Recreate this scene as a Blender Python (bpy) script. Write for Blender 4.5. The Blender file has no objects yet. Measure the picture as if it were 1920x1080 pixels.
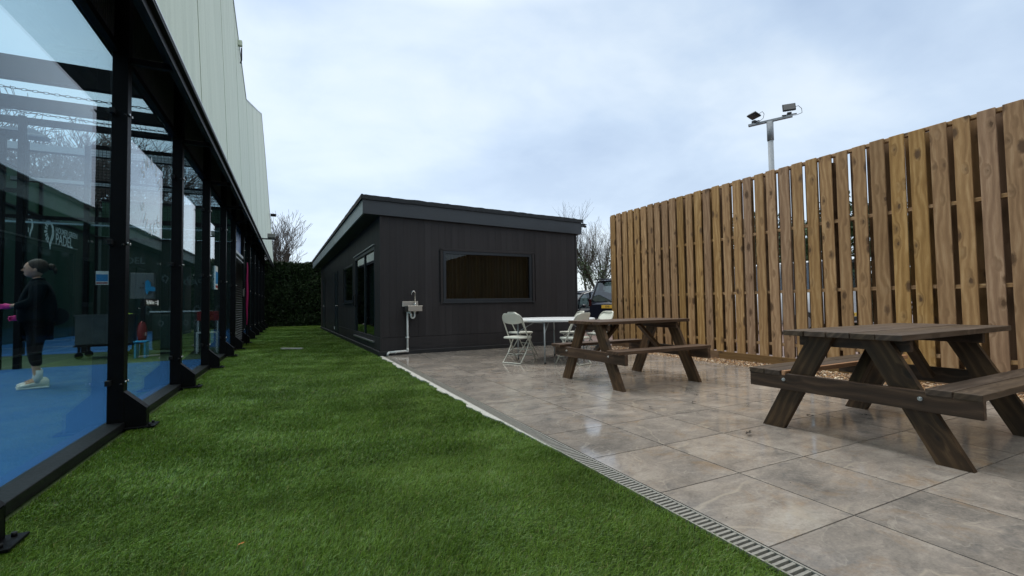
import bpy, bmesh, math, random
import numpy as np
from mathutils import Vector, Matrix
random.seed(7); RNG = np.random.default_rng(7)
PI = math.pi
scene = bpy.context.scene
C = scene.collection

# ------------------------------------------------------------------ helpers
def tag(o, label=None, cat=None, group=None, kind=None):
    if label: o['label'] = label
    if cat: o['category'] = cat
    if group: o['group'] = group
    if kind: o['kind'] = kind
    return o
def thing(name, label, cat, loc=(0, 0, 0), rotz=0, group=None):
    o = bpy.data.objects.new(name, None); C.objects.link(o)
    o.location = loc; o.rotation_euler = (0, 0, rotz); o.empty_display_size = .1
    return tag(o, label, cat, group)
class MB:
    """collects shapes into one mesh; UV = metres, u along the longest side"""
    def __init__(s): s.bm = bmesh.new(); s.uv = s.bm.loops.layers.uv.new('UVMap')
    def box(s, c, size, rot=None, bev=0, mi=0, jit=0):
        b = bmesh.new(); bmesh.ops.create_cube(b, size=1)
        sz = Vector(size)
        for v in b.verts: v.co = Vector((v.co.x*sz.x, v.co.y*sz.y, v.co.z*sz.z))
        if bev: bmesh.ops.bevel(b, geom=list(b.edges), offset=bev, segments=1 if bev < .004 else 2, affect='EDGES', profile=.5)
        L = max(range(3), key=lambda i: sz[i]); O = [i for i in range(3) if i != L]
        u0, v0 = random.uniform(0, 50), random.uniform(0, 50)
        M = Matrix.Translation(Vector(c)) @ (rot.to_4x4() if rot is not None else Matrix.Identity(4))
        mp = {}
        for v in b.verts: mp[v] = (s.bm.verts.new(M @ v.co), v.co.copy())
        for f in b.faces:
            nf = s.bm.faces.new([mp[v][0] for v in f.verts]); nf.material_index = mi
            for l, v in zip(nf.loops, f.verts):
                co = mp[v][1]; l[s.uv].uv = (u0 + co[L], v0 + co[O[0]] + co[O[1]])
        b.free(); return s
    def bar(s, p, q, w, h, up=(0, 0, 1), bev=0, mi=0):
        p, q = Vector(p), Vector(q); d = q - p; x = d.normalized(); u = Vector(up)
        y = u.cross(x); y.normalize(); z = x.cross(y)
        R = Matrix((x, y, z)).transposed()
        return s.box((p+q)/2, (d.length, w, h), R, bev, mi)
    def tube(s, pts, r, n=10, mi=0, caps=True, closed=False):
        pts = [Vector(p) for p in pts]; N = len(pts); rs = r if isinstance(r, (list, tuple)) else [r]*N
        rings = []; up = None
        for i, p in enumerate(pts):
            if closed: d = pts[(i+1) % N] - pts[i-1]
            else: d = pts[min(i+1, N-1)] - pts[max(i-1, 0)]
            d.normalize()
            if up is None:
                up = Vector((0, 0, 1)) if abs(d.z) < .9 else Vector((1, 0, 0))
            a = up - d*up.dot(d)
            if a.length < 1e-4: a = Vector((1, 0, 0)) - d*d.x
            a.normalize(); b = d.cross(a); up = a
            rings.append([s.bm.verts.new(p + (a*math.cos(t) + b*math.sin(t))*rs[i]) for t in [2*PI*k/n for k in range(n)]])
        for i in range(N if closed else N-1):
            A, B = rings[i], rings[(i+1) % N]
            for k in range(n):
                f = s.bm.faces.new((A[k], A[(k+1) % n], B[(k+1) % n], B[k])); f.material_index = mi; f.smooth = True
        if caps and not closed:
            for rg, fl in ((rings[0], 1), (rings[-1], 0)):
                f = s.bm.faces.new(rg[::-1] if fl else rg); f.material_index = mi
        return s
    def cyl(s, p, q, r, n=16, r2=None, mi=0): return s.tube([p, q], [r, r2 if r2 is not None else r], n, mi)
    def prism(s, pts, z0, z1, M=None, mi=0):
        """pts: 2-D outline, extruded from z0 to z1 then transformed by M"""
        M = M or Matrix.Identity(4)
        a = [s.bm.verts.new(M @ Vector((x, y, z0))) for x, y in pts]
        b = [s.bm.verts.new(M @ Vector((x, y, z1))) for x, y in pts]
        n = len(pts)
        fs = [s.bm.faces.new(a[::-1]), s.bm.faces.new(b)]
        for i in range(n): fs.append(s.bm.faces.new((a[i], a[(i+1) % n], b[(i+1) % n], b[i])))
        for f in fs:
            f.material_index = mi
            for l in f.loops: l[s.uv].uv = (l.vert.co.x + l.vert.co.y, l.vert.co.z)
        return s
    def sphere(s, c, r, seg=12, rng=8, sc=(1, 1, 1), M=None, mi=0):
        M = M or Matrix.Identity(4)
        res = bmesh.ops.create_uvsphere(s.bm, u_segments=seg, v_segments=rng, radius=r,
              matrix=Matrix.Translation(Vector(c)) @ M @ Matrix.Diagonal(Vector((*sc, 1))))
        for v in res['verts']:
            for f in v.link_faces: f.smooth = True; f.material_index = mi
        return s
    def face(s, pts, mi=0):
        f = s.bm.faces.new([s.bm.verts.new(Vector(p)) for p in pts]); f.material_index = mi
        for l in f.loops: l[s.uv].uv = (l.vert.co.x + l.vert.co.y, l.vert.co.z)
        return s
    def build(s, name, mat, parent=None, fix=True):
        if fix: bmesh.ops.recalc_face_normals(s.bm, faces=list(s.bm.faces))
        me = bpy.data.meshes.new(name); s.bm.to_mesh(me); s.bm.free()
        for m in (mat if isinstance(mat, (list, tuple)) else [mat]): me.materials.append(m)
        o = bpy.data.objects.new(name, me); C.objects.link(o)
        if parent is not None: o.parent = parent
        return o
def raw(name, V, F, mat, parent=None, smooth=False, uv=None):
    """fast mesh from numpy arrays; F is (n,3) or (n,4)"""
    me = bpy.data.meshes.new(name); V = np.asarray(V, np.float32); F = np.asarray(F, np.int32); k = F.shape[1]
    me.vertices.add(len(V)); me.vertices.foreach_set('co', V.ravel())
    me.loops.add(F.size); me.loops.foreach_set('vertex_index', F.ravel())
    me.polygons.add(len(F)); me.polygons.foreach_set('loop_start', np.arange(0, F.size, k, dtype=np.int32))
    me.polygons.foreach_set('loop_total', np.full(len(F), k, np.int32))
    if smooth: me.polygons.foreach_set('use_smooth', np.ones(len(F), bool))
    me.materials.append(mat); me.update(calc_edges=True); me.validate()
    o = bpy.data.objects.new(name, me); C.objects.link(o)
    if parent is not None: o.parent = parent
    return o
def kids(o): return [c for c in bpy.data.objects if c.parent == o]
def dup(o, parent=None, label=None):
    c = o.copy(); C.objects.link(c)
    if parent is not None: c.parent = parent
    for ch in kids(o): dup(ch, c)
    if label: c['label'] = label
    return c
def text_mesh(name, body, size, mat, M, parent=None, ext=.001, align='CENTER', sx=1.0):
    cu = bpy.data.curves.new(name, 'FONT'); cu.body = body; cu.size = size; cu.extrude = ext; cu.align_x = align; cu.align_y = 'CENTER'
    cu.offset = size*.012
    o = bpy.data.objects.new(name + '_c', cu); C.objects.link(o)
    dg = bpy.context.evaluated_depsgraph_get(); dg.update()
    me = bpy.data.meshes.new_from_object(o.evaluated_get(dg))
    me.transform(M @ Matrix.Diagonal((sx, 1, 1, 1))); bpy.data.objects.remove(o); bpy.data.curves.remove(cu)
    me.materials.clear(); me.materials.append(mat); me.name = name
    r = bpy.data.objects.new(name, me); C.objects.link(r)
    if parent is not None: r.parent = parent
    return r

# ------------------------------------------------------------------ materials
def newmat(name):
    m = bpy.data.materials.new(name); m.use_nodes = True; nt = m.node_tree
    b = nt.nodes['Principled BSDF']; return m, nt, b
def N(nt, t, **kw):
    n = nt.nodes.new(t)
    for k, v in kw.items():
        if k in n.inputs.keys() if isinstance(k, str) else False: n.inputs[k].default_value = v
        else: setattr(n, k, v)
    return n
def L(nt, a, b): nt.links.new(a, b)
def ramp(nt, src, stops):
    r = nt.nodes.new('ShaderNodeValToRGB'); e = r.color_ramp.elements
    while len(e) > 1: e.remove(e[-1])
    e[0].position = stops[0][0]; e[0].color = (*stops[0][1], 1)
    for p, c in stops[1:]:
        x = e.new(p); x.color = (*c, 1)
    L(nt, src, r.inputs[0]); return r.outputs[0]
def g(v): return (v, v, v)
def noise(nt, vec, scale, detail=4, rough=.55, dist=0):
    n = nt.nodes.new('ShaderNodeTexNoise'); n.inputs['Scale'].default_value = scale; n.inputs['Detail'].default_value = detail
    n.inputs['Roughness'].default_value = rough; n.inputs['Distortion'].default_value = dist
    if vec is not None: L(nt, vec, n.inputs['Vector'])
    return n.outputs['Fac']
def mapping(nt, vec, scale=(1, 1, 1), loc=None):
    m = nt.nodes.new('ShaderNodeMapping'); m.inputs['Scale'].default_value = scale
    if loc is not None: m.inputs['Location'].default_value = loc
    L(nt, vec, m.inputs['Vector']); return m.outputs[0]
def mathn(nt, op, a, b=None, c=None, clamp=False):
    m = nt.nodes.new('ShaderNodeMath'); m.operation = op; m.use_clamp = clamp
    for i, x in enumerate((a, b, c)):
        if x is None: continue
        if isinstance(x, (int, float)): m.inputs[i].default_value = x
        else: L(nt, x, m.inputs[i])
    return m.outputs[0]
def mix(nt, fac, a, b, mode='MIX'):
    m = nt.nodes.new('ShaderNodeMix'); m.data_type = 'RGBA'; m.blend_type = mode
    for sock, x in ((m.inputs['Factor'], fac), (m.inputs['A'], a), (m.inputs['B'], b)):
        pass
    def put(s, x):
        if isinstance(x, (int, float)): s.default_value = x if s.type == 'VALUE' else (x, x, x, 1)
        elif isinstance(x, tuple): s.default_value = (*x, 1) if len(x) == 3 else x
        else: L(nt, x, s)
    put(m.inputs[0], fac); put(m.inputs[6], a); put(m.inputs[7], b)
    return m.outputs[2]
def bump(nt, b, h, strength=.3, dist=.01):
    n = nt.nodes.new('ShaderNodeBump'); n.inputs['Strength'].default_value = strength; n.inputs['Distance'].default_value = dist
    L(nt, h, n.inputs['Height']); L(nt, n.outputs[0], b.inputs['Normal'])
def objc(nt): return nt.nodes.new('ShaderNodeTexCoord').outputs['Object']
def uvc(nt): return nt.nodes.new('ShaderNodeTexCoord').outputs['UV']
def island(nt): return nt.nodes.new('ShaderNodeNewGeometry').outputs['Random Per Island']

def plain(name, col, rough=.5, metal=0, var=.25, scale=8, spec=.5, bmp=0, stretch=(1, 1, 1)):
    """a paint or plastic with gentle blotches and roughness variation"""
    m, nt, b = newmat(name); v = mapping(nt, objc(nt), stretch)
    n = noise(nt, v, scale, 5, .6); n2 = noise(nt, v, scale*9, 3, .6)
    f = mathn(nt, 'ADD', mathn(nt, 'MULTIPLY', n, .7), mathn(nt, 'MULTIPLY', n2, .3))
    lo = tuple(c*(1-var) for c in col); hi = tuple(min(1, c*(1+var)) for c in col)
    L(nt, ramp(nt, f, [(.3, lo), (.7, hi)]), b.inputs['Base Color'])
    r = mathn(nt, 'MULTIPLY_ADD', n2, .25, rough-.12, True); L(nt, r, b.inputs['Roughness'])
    b.inputs['Metallic'].default_value = metal; b.inputs['Specular IOR Level'].default_value = spec
    if bmp: bump(nt, b, n2, bmp, .002)
    return m

def wood(name, cols, knot=(.05, .025, .012), rough=.6, grain=1.0, wet=False, knots=True, vary=.35, damp=None):
    m, nt, b = newmat(name); uv = uvc(nt)
    warp = noise(nt, mapping(nt, uv, (1.6, 5, 1)), 1.0, 2, .5)
    # knots: sparse cells along the board; rings bend round them
    vo = nt.nodes.new('ShaderNodeTexVoronoi'); vo.inputs['Scale'].default_value = 1.0
    dn = nt.nodes.new('ShaderNodeTexNoise'); dn.inputs['Scale'].default_value = 1; dn.inputs['Detail'].default_value = 3; L(nt, mapping(nt, uv, (22, 40, 1)), dn.inputs['Vector'])
    da = nt.nodes.new('ShaderNodeVectorMath'); da.operation = 'MULTIPLY_ADD'; L(nt, dn.outputs['Color'], da.inputs[0]); da.inputs[1].default_value = (.22, .22, 0); L(nt, mapping(nt, uv, (4.2, 8.5, 1)), da.inputs[2])
    L(nt, da.outputs[0], vo.inputs['Vector']); kd = vo.outputs['Distance']
    cellr = nt.nodes.new('ShaderNodeSeparateColor'); L(nt, vo.outputs['Color'], cellr.inputs[0])
    on = mathn(nt, 'GREATER_THAN', cellr.outputs[0], .22)
    near = mathn(nt, 'MULTIPLY', mathn(nt, 'SUBTRACT', 1.0, mathn(nt, 'MULTIPLY', kd, 2.4), None, True), on)
    sep = nt.nodes.new('ShaderNodeSeparateXYZ'); L(nt, uv, sep.inputs[0])
    ph = mathn(nt, 'ADD', mathn(nt, 'MULTIPLY', sep.outputs[1], 95*grain), mathn(nt, 'MULTIPLY', warp, 17))
    ph = mathn(nt, 'ADD', ph, mathn(nt, 'MULTIPLY', near, 9.0))
    ring = mathn(nt, 'MULTIPLY_ADD', mathn(nt, 'SINE', ph), .5, .5)
    fine = noise(nt, mapping(nt, uv, (5, 260, 1)), 1.0, 3, .6)
    blot = noise(nt, mapping(nt, uv, (1.9, 9, 1)), 1.0, 6, .68)
    f = mathn(nt, 'ADD', mathn(nt, 'MULTIPLY', ring, .16), mathn(nt, 'ADD', mathn(nt, 'MULTIPLY', fine, .34), mathn(nt, 'MULTIPLY', blot, .56)))
    col = ramp(nt, f, [(.25, cols[0]), (.55, cols[1]), (.85, cols[2])])
    isl = island(nt)
    col = mix(nt, mathn(nt, 'MULTIPLY', isl, vary), col, tuple(c*.45 for c in cols[0]), 'MIX')
    hue = nt.nodes.new('ShaderNodeHueSaturation'); L(nt, col, hue.inputs['Color'])
    wn = nt.nodes.new('ShaderNodeTexWhiteNoise'); wn.noise_dimensions = '1D'; L(nt, isl, wn.inputs['W'])
    L(nt, mathn(nt, 'MULTIPLY_ADD', wn.outputs['Value'], .014, .490), hue.inputs['Hue'])
    L(nt, mathn(nt, 'MULTIPLY_ADD', wn.outputs['Value'], .30, .90), hue.inputs['Saturation'])
    col = hue.outputs[0]
    if knots:
        k = mathn(nt, 'MULTIPLY', mathn(nt, 'SUBTRACT', 1.0, mathn(nt, 'MULTIPLY', kd, mathn(nt, 'MULTIPLY_ADD', cellr.outputs[1], 5.5, 2.5)), None, True), on)
        k = mathn(nt, 'MULTIPLY', k, 2.2, None, True)
        col = mix(nt, mathn(nt, 'MULTIPLY', k, .85), col, knot)
        halo = mathn(nt, 'MULTIPLY', mathn(nt, 'MULTIPLY', near, fine), 1.25, None, True); col = mix(nt, halo, col, tuple(c*.6 for c in cols[0]))
    L(nt, col, b.inputs['Base Color'])
    if wet:
        L(nt, mathn(nt, 'MULTIPLY_ADD', blot, .5, rough-.24, True), b.inputs['Roughness'])
    else: b.inputs['Roughness'].default_value = rough
    b.inputs['Specular IOR Level'].default_value = .35
    bump(nt, b, mathn(nt, 'ADD', ring, fine), .25, .0015)
    return m

M = {}
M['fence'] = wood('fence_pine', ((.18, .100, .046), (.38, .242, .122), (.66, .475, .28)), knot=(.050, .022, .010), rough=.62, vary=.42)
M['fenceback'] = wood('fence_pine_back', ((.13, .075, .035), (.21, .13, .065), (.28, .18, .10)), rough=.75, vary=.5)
M['table1'] = wood('weathered_dark_timber', ((.018, .010, .005), (.062, .037, .020), (.19, .122, .070)), knot=(.012, .008, .006), rough=.55, wet=True, vary=.4, knots=True)
M['table2'] = wood('weathered_brown_timber', ((.030, .016, .008), (.090, .052, .027), (.22, .135, .072)), knot=(.015, .009, .006), rough=.55, wet=True, vary=.4)
M['tabletop1'] = wood('weathered_tabletop', ((.028, .019, .013), (.085, .060, .042), (.22, .165, .12)), rough=.5, wet=True, vary=.45, knots=False)
M['freshwood'] = wood('fresh_timber', ((.30, .16, .09), (.46, .27, .17), (.6, .4, .27)), rough=.6, knots=False)
M['black'] = plain('black_powder_coat', (.003, .0032, .0038), .45, 0, .4, 5, spec=.10)
M['blackmetal'] = plain('black_steel', (.007, .0075, .0085), .45, 0, .4, 5, spec=.18)
M['sheet'] = plain('dark_profiled_sheet', (.005, .006, .007), .6, 0, .4, 3, spec=.1)
M['barmesh'] = plain('dark_grey_mesh', (.09, .095, .11), .5, 0, .2, 8)
M['bolt'] = plain('zinc_bolt', (.6, .6, .6), .3, 1, .2, 40)
M['galv'] = plain('galvanised_steel', (.27, .30, .33), .65, .2, .2, 30, bmp=.1)
M['steel'] = plain('brushed_stainless', (.62, .60, .55), .32, 1, .12, 60, stretch=(1, 1, 12))
M['chrome'] = plain('chrome', (.8, .8, .8), .14, 1, .05, 20)
M['pvc'] = plain('white_pvc_pipe', (.72, .73, .72), .35, 0, .06, 20)
M['alutrim'] = plain('aluminium_trim', (.45, .47, .5), .35, 1, .1, 30)
M['plastic_w'] = plain('white_plastic', (.66, .68, .62), .42, 0, .06, 10)
M['tableplastic'] = plain('white_table_plastic', (.68, .71, .74), .3, 0, .05, 10)
M['greytube'] = plain('grey_painted_tube', (.30, .33, .35), .35, .2, .12, 20)
M['chairtube'] = plain('cream_painted_tube', (.50, .51, .46), .35, .1, .12, 20)
M['rubber'] = plain('black_rubber', (.012, .012, .012), .7, 0, .2, 20)
M['fascia'] = plain('anthracite_fascia', (.023, .029, .037), .42, 0, .15, 3, bmp=.03)
M['eavetrim'] = plain('weathered_eave_flashing', (.19, .25, .29), .4, .1, .3, 4)
M['soffit'] = plain('dark_soffit', (.018, .022, .027), .5, 0, .15, 3)
M['felt'] = plain('roofing_felt', (.020, .024, .030), .9, 0, .45, 25, bmp=.5)
M['anthracite'] = plain('anthracite_frame', (.013, .019, .027), .38, 0, .12, 6)
M['base'] = plain('damp_bitumen_base', (.009, .010, .013), .5, 0, .5, 6, bmp=.2)
M['signwhite'] = plain('white_print', (.75, .78, .76), .5, 0, .05, 5)
M['signgrey'] = plain('grey_print', (.16, .19, .18), .6, 0, .05, 5)
def m_frost():
    m, nt, b = newmat('frosted_vinyl'); b.inputs['Base Color'].default_value = (.75, .78, .8, 1); b.inputs['Roughness'].default_value = .6; b.inputs['Alpha'].default_value = .42
    n = noise(nt, objc(nt), 30, 2); L(nt, mathn(nt, 'MULTIPLY_ADD', n, .2, .34), b.inputs['Alpha']); return m
M['frost'] = m_frost()
M['blue'] = plain('blue_poster', (.02, .22, .50), .5, 0, .1, 5)
M['bluecloth'] = plain('bright_blue_cloth', (.01, .33, .62), .7, 0, .15, 14, bmp=.2)
M['cabinet'] = plain('grey_cabinet_paint', (.17, .175, .165), .45, 0, .1, 3)
M['black_sign'] = plain('black_sign', (.004, .004, .004), .4, 0, .1, 5)
M['red'] = plain('red_plastic', (.30, .012, .012), .4, 0, .15, 5)
M['greencloth'] = plain('dark_green_cover', (.012, .045, .032), .6, 0, .3, 5, bmp=.2)
M['ball'] = plain('tennis_ball_felt', (.45, .62, .05), .9, 0, .1, 20)
M['magenta'] = plain('magenta_fabric', (.30, .006, .09), .5, 0, .2, 4)
M['bluetrim'] = plain('blue_paint', (.01, .10, .32), .4, 0, .2, 5)
M['leafdead'] = plain('dead_leaf', (.02, .013, .008), .5, 0, .4, 50)
M['leaforange'] = plain('orange_leaf', (.55, .20, .05), .6, 0, .2, 50)
M['bark'] = plain('bark', (.055, .045, .038), .9, 0, .35, 6, bmp=.6)
M['bark_far'] = plain('pale_bark', (.10, .085, .08), .9, 0, .3, 3)

# cladding boards on the shed: near-black brown paint, faint vertical water runs
def m_clad():
    m, nt, b = newmat('charcoal_wall_boards'); o = objc(nt)
    run = noise(nt, mapping(nt, o, (14, 14, .5)), 1, 4, .6); bl = noise(nt, o, 1.2, 4, .6)
    isl = island(nt)
    f = mathn(nt, 'ADD', mathn(nt, 'MULTIPLY', run, .5), mathn(nt, 'ADD', mathn(nt, 'MULTIPLY', bl, .3), mathn(nt, 'MULTIPLY', isl, .2)))
    L(nt, ramp(nt, f, [(.3, (.024, .0222, .024)), (.55, (.033, .0305, .033)), (.75, (.044, .040, .043))]), b.inputs['Base Color'])
    L(nt, mathn(nt, 'MULTIPLY_ADD', run, .3, .38), b.inputs['Roughness']); b.inputs['Specular IOR Level'].default_value = .2
    bump(nt, b, noise(nt, mapping(nt, o, (60, 60, 4)), 1, 3), .08, .002); return m
M['clad'] = m_clad()
def m_panel():
    m, nt, b = newmat('sage_green_hall_cladding'); o = objc(nt)
    sp = noise(nt, o, 60, 3, .7); st = noise(nt, mapping(nt, o, (5, 5, .35)), 1, 5, .65); isl = island(nt)
    f = mathn(nt, 'ADD', mathn(nt, 'MULTIPLY', st, .7), mathn(nt, 'MULTIPLY', isl, .25))
    c = ramp(nt, f, [(.22, (.36, .44, .35)), (.5, (.50, .58, .48)), (.8, (.58, .65, .56))])
    spk = ramp(nt, sp, [(.28, g(.62)), (.42, g(1))])
    L(nt, mix(nt, 1.0, c, spk, 'MULTIPLY'), b.inputs['Base Color']); b.inputs['Roughness'].default_value = .5
    bump(nt, b, sp, .12, .003); return m
M['panel'] = m_panel()
def m_glass(name, tint, base=.05, dirt=0.0, fac=.96):
    m = bpy.data.materials.new(name); m.use_nodes = True; nt = m.node_tree; nt.nodes.clear()
    out = nt.nodes.new('ShaderNodeOutputMaterial'); tr = nt.nodes.new('ShaderNodeBsdfTransparent'); tr.inputs[0].default_value = (*tint, 1)
    gl = nt.nodes.new('ShaderNodeBsdfGlossy'); gl.inputs['Roughness'].default_value = 0.0; gl.inputs['Color'].default_value = (.95, .97, 1, 1)
    lw = nt.nodes.new('ShaderNodeLayerWeight'); lw.inputs['Blend'].default_value = .5
    p = mathn(nt, 'POWER', lw.outputs['Facing'], 5.0); f = mathn(nt, 'MULTIPLY_ADD', p, fac, base, True)
    mx = nt.nodes.new('ShaderNodeMixShader'); L(nt, f, mx.inputs[0]); L(nt, tr.outputs[0], mx.inputs[1]); L(nt, gl.outputs[0], mx.inputs[2])
    last = mx.outputs[0]
    if dirt:
        o = objc(nt); s = noise(nt, mapping(nt, o, (9, 9, .6)), 1, 5, .65); sp = noise(nt, o, 45, 3, .7)
        d = nt.nodes.new('ShaderNodeBsdfDiffuse'); d.inputs[0].default_value = (.4, .42, .42, 1)
        dm = nt.nodes.new('ShaderNodeMixShader')
        amt = mathn(nt, 'MULTIPLY', mathn(nt, 'ADD', mathn(nt, 'SUBTRACT', s, .42, None, True), mathn(nt, 'MULTIPLY', mathn(nt, 'SUBTRACT', sp, .66, None, True), 1.4)), dirt)
        L(nt, amt, dm.inputs[0]); L(nt, last, dm.inputs[1]); L(nt, d.outputs[0], dm.inputs[2]); last = dm.outputs[0]
    L(nt, last, out.inputs[0]); return m
M['glass'] = m_glass('court_glass', (.74, .86, .88), .040, .03)
M['glass_in'] = m_glass('inner_court_glass', (.85, .92, .93), .02)
M['glass_w'] = m_glass('window_glass', (.45, .5, .5), .028)
M['carglass'] = m_glass('car_glass', (.25, .3, .3), .10)
def m_stone():
    m, nt, b = newmat('wet_porcelain_paving'); o = objc(nt); isl = island(nt)
    wn = nt.nodes.new('ShaderNodeTexWhiteNoise'); wn.noise_dimensions = '1D'; L(nt, isl, wn.inputs['W'])
    off = nt.nodes.new('ShaderNodeVectorMath'); off.operation = 'MULTIPLY_ADD'
    L(nt, wn.outputs['Color'], off.inputs[0]); off.inputs[1].default_value = (37, 41, 0); L(nt, o, off.inputs[2])
    v = off.outputs[0]
    big = noise(nt, v, 2.2, 6, .62, .6); mid = noise(nt, mapping(nt, v, (4, 9, 1)), 1, 6, .7, .8); fin = noise(nt, v, 60, 4, .75)
    f = mathn(nt, 'ADD', mathn(nt, 'MULTIPLY', big, .45), mathn(nt, 'ADD', mathn(nt, 'MULTIPLY', mid, .34), mathn(nt, 'MULTIPLY', fin, .26)))
    f = mathn(nt, 'ADD', f, mathn(nt, 'MULTIPLY_ADD', wn.outputs['Value'], .045, -.022))
    c = ramp(nt, f, [(.32, (.105, .10, .098)), (.45, (.215, .194, .177)), (.56, (.325, .286, .254)), (.70, (.46, .42, .375))])
    rust = noise(nt, v, 3.7, 6, .75, .5); rs = ramp(nt, rust, [(.54, g(0)), (.68, g(1))])
    c = mix(nt, mathn(nt, 'MULTIPLY', rs, .42), c, (.30, .19, .10))
    bl = noise(nt, mapping(nt, v, (1, 1, 1), (9, 4, 0)), 4.2, 4, .6, 1.2); bs = ramp(nt, bl, [(.58, g(0)), (.70, g(1))])
    c = mix(nt, mathn(nt, 'MULTIPLY', bs, .40), c, (.075, .085, .10))
    # pale thin veins: ridges of warped noise
    def vein(sc, w, dist, amt, loc):
        n = noise(nt, mapping(nt, v, (1, 1.0, 1), loc), sc, 4, .5, dist)
        d = mathn(nt, 'ABSOLUTE', mathn(nt, 'SUBTRACT', n, .5)); k = mathn(nt, 'SUBTRACT', 1.0, mathn(nt, 'MULTIPLY', d, w), None, True)
        return mathn(nt, 'MULTIPLY', k, amt)
    msk = ramp(nt, noise(nt, v, 1.7, 2, .5), [(.48, g(0)), (.60, g(1))])
    c = mix(nt, mathn(nt, 'MULTIPLY', vein(1.1, 90, .6, .75, (3, 8, 0)), msk), c, (.42, .37, .31))
    c = mix(nt, vein(2.3, 130, .9, .38, (13, 2, 0)), c, (.46, .42, .37)); c = mix(nt, vein(5.5, 90, 1.2, .20, (3, 22, 0)), c, (.12, .10, .09))
    L(nt, c, b.inputs['Base Color'])
    wet = noise(nt, o, 1.3, 5, .62, .4)
    r = ramp(nt, wet, [(.40, g(.035)), (.50, g(.11)), (.63, g(.24))])
    L(nt, mathn(nt, 'ADD', r, mathn(nt, 'MULTIPLY', mathn(nt, 'SUBTRACT', fin, .5), .16), None, True), b.inputs['Roughness'])
    b.inputs['Specular IOR Level'].default_value = .5
    bump(nt, b, mathn(nt, 'ADD', mathn(nt, 'MULTIPLY', mid, .7), mathn(nt, 'MULTIPLY', fin, .3)), .10, .004); return m
M['stone'] = m_stone()
def m_blade():
    m, nt, b = newmat('artificial_grass_blade'); isl = island(nt); o = objc(nt)
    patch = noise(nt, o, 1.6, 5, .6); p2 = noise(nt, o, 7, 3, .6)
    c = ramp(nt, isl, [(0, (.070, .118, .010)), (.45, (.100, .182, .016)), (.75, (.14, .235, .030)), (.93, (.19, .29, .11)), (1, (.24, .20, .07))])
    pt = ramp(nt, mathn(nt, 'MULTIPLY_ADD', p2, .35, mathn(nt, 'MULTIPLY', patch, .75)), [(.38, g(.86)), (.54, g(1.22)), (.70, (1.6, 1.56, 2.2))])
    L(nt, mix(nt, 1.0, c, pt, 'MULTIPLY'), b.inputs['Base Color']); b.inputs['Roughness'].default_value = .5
    b.inputs['Specular IOR Level'].default_value = .22
    b.inputs['Subsurface Weight'].default_value = 0
    return m
M['blade'] = m_blade()
M['turfbase'] = plain('turf_backing', (.030, .055, .010), .9, 0, .5, 30, bmp=.5)
M['court'] = plain('blue_court_turf', (.0, .075, .23), .92, 0, .16, 40, bmp=.3)
M['strip'] = plain('green_strip_turf', (.022, .05, .012), .9, 0, .3, 20, bmp=.3)
M['line'] = plain('white_line', (.6, .62, .62), .8, 0, .1, 30)
M['joint'] = plain('dark_joint', (.018, .015, .013), .8, 0, .3, 40)
M['drainbed'] = plain('drain_bed', (.01, .01, .01), .5, 0, .3, 40)
M['grate'] = plain('galvanised_grate', (.34, .325, .29), .42, .35, .3, 60)
M['brick'] = plain('reddish_forecourt', (.17, .115, .10), .5, 0, .25, 3, bmp=.2)
M['banner'] = plain('green_windbreak', (.006, .030, .016), .7, 0, .35, .8, bmp=.1)
M['banner_hi'] = plain('green_windbreak_upper', (.012, .060, .026), .7, 0, .35, .6)
M['rack'] = plain('black_gloss', (.012, .013, .014), .4, 0, .2, 8, spec=.3)
M['lens'] = plain('dark_lamp_lens', (.06, .065, .07), .4, 0, .2, 8)
def m_pebble():
    m, nt, b = newmat('wet_pebbles'); isl = island(nt)
    L(nt, ramp(nt, isl, [(0, (.06, .03, .015)), (.25, (.24, .12, .05)), (.5, (.42, .25, .12)), (.7, (.18, .14, .11)), (.86, (.50, .36, .22)), (1, (.72, .64, .52))]), b.inputs['Base Color'])
    b.inputs['Roughness'].default_value = .3; return m
M['pebble'] = m_pebble()
def m_leaf(name, a, c2, rough=.55):
    m, nt, b = newmat(name); isl = island(nt)
    L(nt, ramp(nt, isl, [(0, a), (1, c2)]), b.inputs['Base Color']); b.inputs['Roughness'].default_value = rough; b.inputs['Specular IOR Level'].default_value = .3
    return m
M['hedgeleaf'] = m_leaf('hedge_leaf', (.004, .012, .003), (.018, .042, .009))
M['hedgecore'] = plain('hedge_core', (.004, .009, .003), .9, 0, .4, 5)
M['ivy'] = m_leaf('ivy_leaf', (.012, .028, .008), (.05, .085, .03))
M['carpaint'] = plain('black_car_paint', (.008, .010, .018), .16, 0, .15, 3, spec=.6)
M['vanpaint'] = plain('white_van_paint', (.50, .53, .56), .25, 0, .08, 3)
M['skin'] = plain('skin', (.50, .26, .17), .5, 0, .1, 20)
M['hair'] = plain('brown_hair', (.035, .018, .010), .7, 0, .4, 60, stretch=(1, 1, .2))
M['jacket'] = plain('dark_teal_jacket', (.0015, .005, .0075), .9, 0, .5, 10, spec=.1, bmp=.6)
M['leggings'] = plain('black_leggings', (.002, .002, .003), .8, 0, .3, 10, spec=.1)
M['sock'] = plain('white_sock', (.62, .62, .60), .9, 0, .05, 60)
M['shoe'] = plain('white_trainer', (.60, .58, .54), .5, 0, .15, 20)
M['pink'] = plain('pink_glove', (.75, .03, .25), .6, 0, .15, 30)
M['amber'] = plain('yellow_number_plate', (.62, .40, .05), .5, 0, .1, 20)
M['tail'] = plain('red_tail_lamp', (.025, .002, .002), .15, 0, .1, 10)

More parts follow.
